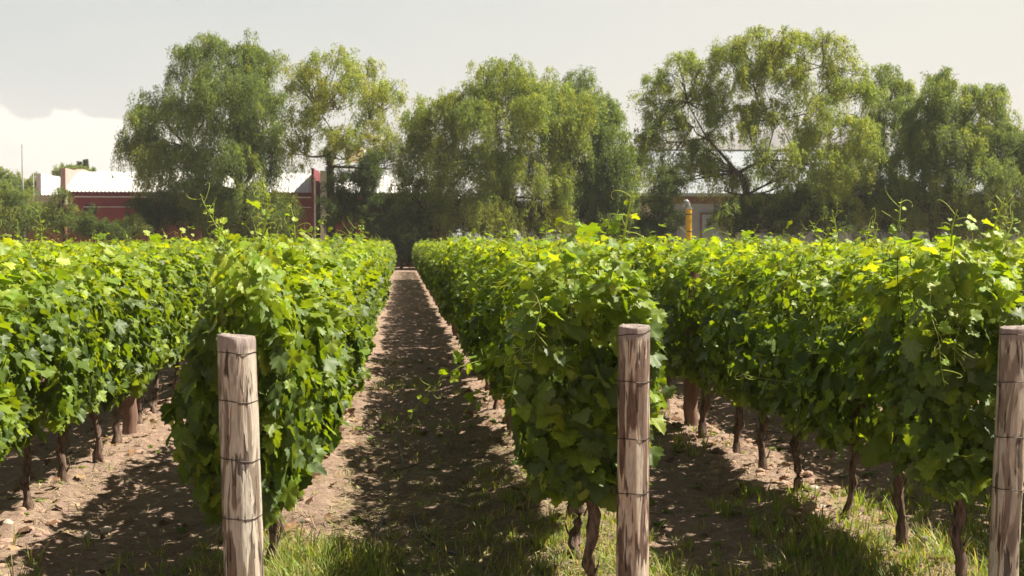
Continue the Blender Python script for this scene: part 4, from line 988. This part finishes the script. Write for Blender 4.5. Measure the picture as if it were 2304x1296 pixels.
def barrel_shed(name, pxl, pxr, Y0, dep, eave_py, ridge_py, label, wallm, par_l=None, par_r=None, par_w=0.45, par_top=None, roof_over=0.25):
    xl, xr = gx(pxl, Y0), gx(pxr, Y0); mid = (pxl + pxr) / 2; ze = zat(eave_py, Y0, mid); zr = zat(ridge_py, Y0 + dep / 2, mid)
    t = empty(name, ((xl + xr) / 2, Y0 + dep / 2, 0), 0, label, 'building', 'sheds behind the trees'); o = np.array(t.location)
    bx(t, 'wall', wallm, xl, xr, Y0, Y0 + dep, -0.2, ze - 0.12)
    n = 18; a = np.linspace(0, 1, n); yy = Y0 - roof_over + a * (dep + 2 * roof_over); prof = ze - 0.1 + (zr - ze + 0.1) * np.sin(a * pi) ** 0.8
    per = 0.34; nxx = int((xr - xl) / per) * 6 + 1; X = np.linspace(xl + 0.01, xr - 0.01, nxx); rip = 0.035 * np.cos(2 * pi * (X - xl) / per)
    V = np.stack([np.tile(X, n), np.repeat(yy, nxx), np.repeat(prof, nxx) + np.tile(rip, n)], 1) - o
    i = (np.arange(n - 1)[:, None] * nxx + np.arange(nxx - 1)[None]).ravel(); mb = MB(); mb.add(V, np.stack([i, i + 1, i + nxx + 1, i + nxx], 1), smooth=True)
    rf = mb.build('roof', M['roofm'], t, tint=False)
    for side_, flag in ((xl, par_l), (xr, par_r)):
        if not flag: continue
        hh = zat(par_top or ridge_py, Y0, pxl if side_ == xl else pxr); x0, x1 = (side_ - par_w, side_ - 0.003) if side_ == xl else (side_ + 0.003, side_ + par_w * 0.5)
        yy2 = np.linspace(Y0 - 0.3, Y0 + dep + 0.3, 25); s = (yy2 - Y0) / dep
        topz = np.maximum(hh + 0 * s, 0) - (hh - ze) * 0.35 * np.abs(2 * s - 1) ** 2 * 0 ; topz = np.maximum(topz, np.interp(s, np.linspace(0, 1, n), prof) + 0.25)
        v = np.concatenate([np.stack([np.full(25, x_), yy2, z_], 1) for x_, z_ in ((x0, np.full(25, -0.2)), (x0, topz), (x1, topz), (x1, np.full(25, -0.2)))]) - o
        fs = np.concatenate([np.array([(b0 + j, b0 + j + 1, b1 + j + 1, b1 + j) for j in range(24)]) for b0, b1 in ((0, 25), (25, 50), (50, 75))])
        caps = np.array([(0, 25, 50, 75), (24, 49, 74, 99)]); m2 = MB(); m2.add(v, [fs, caps]); m2.build('gable_wall', flag, t, tint=False)
    return t, xl, xr, ze
YB = 113.0
PINK = simple('pink_plaster', (0.42, 0.27, 0.25), (0.52, 0.36, 0.33), 1.0, 0.85, 0.2, vec='World')
DKR = simple('dark_red_plaster', (0.2, 0.06, 0.07), (0.26, 0.08, 0.09), 1.0, 0.85, 0.2, vec='World')
t, xl, xr, ze = barrel_shed('red_shed', 152, 702, YB, 13, 430, 389, 'long dark red shed with a curved corrugated roof behind the left trees', M['red'], par_l=PINK, par_r=DKR, par_top=379)
o = np.array(t.location)
def strip(par, name, m, px0, px1, py0, py1, Y, th=0.06):
    return bx(par, name, m, gx(px0, Y), gx(px1, Y), Y - th, Y - 0.003, zat(py1, Y, (px0 + px1) / 2), zat(py0, Y, (px0 + px1) / 2))
strip(t, 'ledge', M['white'], 170, 701, 442.5, 445, YB, 0.14)
strip(t, 'conduit', M['white'], 190, 701, 465.5, 467, YB, 0.08)
for a, b_ in ((193, 218), (395, 415), (560, 582), (625, 645)):
    wn = strip(t, 'window', M['dark'], a, b_, 461 if a == 193 else 478, 482 if a == 193 else 500, YB, 0.03)
strip(t, 'downpipe', M['white'], 707.5, 711, 400, 545, YB - 0.4, 0.07)
t, xl, xr, ze = barrel_shed('red_shed', 737, 1010, YB + 0.2, 13, 432, 396, 'red shed with a pale roof, mostly hidden behind the second tree', M['red'], par_l=M['white'], par_top=385, par_w=0.6)
strip(t, 'ledge', M['white'], 738, 900, 466, 468, YB + 0.2, 0.12)
wn = strip(t, 'window', M['dark'], 742, 765, 480, 500, YB + 0.2, 0.03)
t, xl, xr, ze = barrel_shed('pale_shed', 97, 146, YB + 13, 12, 437, 403, 'small pale shed with a white roof at the left end', M['cream'], par_l=M['white'], par_top=391)
tl = empty('low_wall', (gx(110, YB - 1), YB - 1, 0), 0, 'long cream topped low building left of the red shed', 'building')
bx(tl, 'wall', DKR, gx(-150, YB - 1), gx(149, YB - 1), YB - 1, YB + 5, -0.2, zat(461, YB, 110)); bx(tl, 'parapet', M['cream'], gx(60, YB - 1), gx(149, YB - 1), YB - 1.05, YB + 5, zat(460.8, YB, 110), zat(442, YB, 110))
# silver shed on the right
YS = 114.0
xl, xr = gx(1385, YS), gx(2500, YS); ze = zat(437, YS, 1600)
t = empty('metal_shed', ((xl + xr) / 2, YS + 8, 0), 0, 'big grey metal roofed shed behind the tallest tree', 'building', 'sheds behind the trees'); o = np.array(t.location)
bx(t, 'wall', M['pinkw'], xl, xr, YS, YS + 22, -0.2, ze - 0.9)
bx(t, 'brick_band', M['brick'], xl - 0.02, xr + 0.02, YS - 0.04, YS + 22.04, ze - 0.897, ze - 0.12)
zr = zat(340, YS + 11, 1700); per = 0.34; n = int((xr - xl) / per) * 6 + 1; X = np.linspace(xl - 0.2, xr + 0.2, n); rip = 0.006 * np.cos(2 * pi * X / per)
V = np.concatenate([np.stack([X, np.full(n, y_), z_ + rip], 1) for y_, z_ in ((YS - 0.5, ze - 0.1), (YS + 11, zr), (YS + 22.5, ze - 0.1))]) - o
i = (np.arange(2)[:, None] * n + np.arange(n - 1)[None]).ravel(); mb = MB(); mb.add(V, np.stack([i, i + 1, i + n + 1, i + n], 1)); mb.build('roof', M['tin'], t, tint=False)
bx(t, 'ridge_cap', M['galv'], xl - 0.2, xr + 0.2, YS + 10.8, YS + 11.2, zr - 0.02, zr + 0.1)
bx(t, 'gutter', simple('gutter_paint', (0.4, 0.52, 0.56), (0.5, 0.62, 0.66), 2), xl - 0.2, xr + 0.2, YS - 0.72, YS - 0.52, ze - 0.22, ze + 0.06)
for xg in (xl + 0.003, xr - 0.2):
    mb = MB(); v = np.array([(xg, YS + 0.05, ze - 0.2), (xg, YS + 21.95, ze - 0.2), (xg, YS + 11, zr - 0.15)]); v2 = v + [0.19, 0, 0]
    mb.add(np.vstack([v, v2]) - o, [np.array([(0, 1, 2), (5, 4, 3)]), np.array([(0, 3, 4, 1), (1, 4, 5, 2), (2, 5, 3, 0)])]); mb.build('gable', M['tin'], t, tint=False)
# blue door with ribs, white panel, corner pilaster
dx0, dx1 = gx(1578, YS), gx(1640, YS); zt = zat(483, YS, 1600)
mb = MB(); nn = 61; X = np.linspace(dx0, dx1, nn); yy = YS - 0.08 + 0.03 * np.cos(2 * pi * (X - dx0) / 0.22)
V = np.concatenate([np.stack([X, yy, np.full(nn, z_)], 1) for z_ in (0, zt)]) - o; i = np.arange(nn - 1)
mb.add(V, np.stack([i, i + 1, i + nn + 1, i + nn], 1)); dr = mb.build('door', M['blued'], t, tint=False)
mb = MB()
for c in ((dx0 - 0.16, dx0 - 0.005, YS - 0.14, YS - 0.004, -0.1, zt + 0.15), (dx1 + 0.005, dx1 + 0.16, YS - 0.14, YS - 0.004, -0.1, zt + 0.15), (dx0, dx1, YS - 0.14, YS - 0.004, zt + 0.003, zt + 0.15)):
    v, f = box(*c); mb.add(np.array(v) - o, f)
mb.build('frame', M['brick'], dr, tint=False)
strip(t, 'panel', M['white'], 1425, 1470, 457, 488, YS, 0.1)

# water tank glimpsed behind the forked tree
Yt = 128.0; tk = empty('water_tank', (gx(800, Yt), Yt, 0), 0, 'pale yellow water tank glimpsed through the second tree', 'tank'); o = np.array(tk.location)
z0, z1 = zat(365, Yt, 800), zat(335, Yt, 800); mb = MB(); zz = np.array([z0, z0 + .001, z1, z1 + 0.15]); v, f = tube([(0, 0, z) for z in zz], [0.01, 1.0, 1.0, 0.05], 20); mb.add(v, f)
mb.build('tank', simple('tank_paint', (0.6, 0.48, 0.24), (0.7, 0.58, 0.32), 1), tk, tint=False)
for a in (0.8, 2.4, 3.9, 5.5): 
    mb = MB(); v, f = tube([(cos(a) * .85, sin(a) * .85, -0.1), (cos(a) * .85, sin(a) * .85, z0 - .005)], 0.09, 8); mb.add(v, f); mb.build('leg', M['pole'], tk, tint=False)

# yellow vent pipe with a galvanised elbow
Yv = 97.6; X = gx(1549, Yv); t = empty('yellow_pipe', (X, Yv, 0), 0, 'yellow upright pipe with a silver hooked top before the metal shed', 'pipe')
zt = zat(470, Yv, 1549); mb = MB(); v, f = tube([(0, 0, -0.2), (0, 0, zt * .5), (0, 0, zt)], 0.25, 16); mb.add(v, f, smooth=True); mb.build('pipe', M['yellow'], t, tint=False)
mb = MB(); v, f = tube([(0.0, 0, zt - .02), (0, 0, zt + .12)], 0.285, 16); mb.add(v, f); a = np.linspace(0, pi, 10)
v, f = tube(np.stack([-0.22 + 0.22 * np.cos(a), 0 * a, zt + 0.12 + 0.48 * np.sin(a)], 1), 0.15, 12); mb.add(v, f, smooth=True); mb.build('elbow', M['galv'], t, tint=False)
for k in range(3):
    zc = zt * (0.35 + 0.28 * k); mb = MB(); v, f = tube([(0, 0, zc - .04), (0, 0, zc + .04)], 0.262, 16); mb.add(v, f); mb.build('band', M['dark'], t, tint=False)

for px, top, Y_, r_, l in ((54, 326, 108, 0.16, 'tall thin grey pole rising left of the pale shed'), (78, 390, 118, 0.12, 'short grey pole right of the tall one by the left trees')):
    X = gx(px, Y_); zt = zat(top, Y_, px); t = empty('grey_pole', (X, Y_, 0), 0, l, 'pole')
    zm = zt * 0.55; mb = MB(); v, f = tube([(0, 0, -.2), (0, 0, zm)], [r_, r_], 10); mb.add(v, f, smooth=True); mb.build('shaft', M['pole'], t, tint=False)
    mb = MB(); v, f = tube([(0, 0, zm), (0, 0, zm + .12), (0, 0, zt), (0, 0, zt + .01)], [r_ * .9, r_ * .5, r_ * .4, 0.001], 10); mb.add(v, f, smooth=True); mb.build('mast', M['pole'], t, tint=False)

# ------------------------------------------------------------------ air
hm, ht, ho = mat('haze_air')
pv = ht.nodes.new('ShaderNodeVolumePrincipled'); pv.inputs['Color'].default_value = (0.93, 0.93, 0.95, 1); pv.inputs['Density'].default_value = 0.0003
ht.links.new(pv.outputs[0], ho.inputs['Volume'])
mb = MB(); v, f = box(-4600, 4600, -3100, 4600, -3, 330); mb.add(v, f)
hz = mb.build('haze', hm, tint=False); tag(hz, 'thin pale haze in the air over the vineyard', 'haze', kind='stuff')
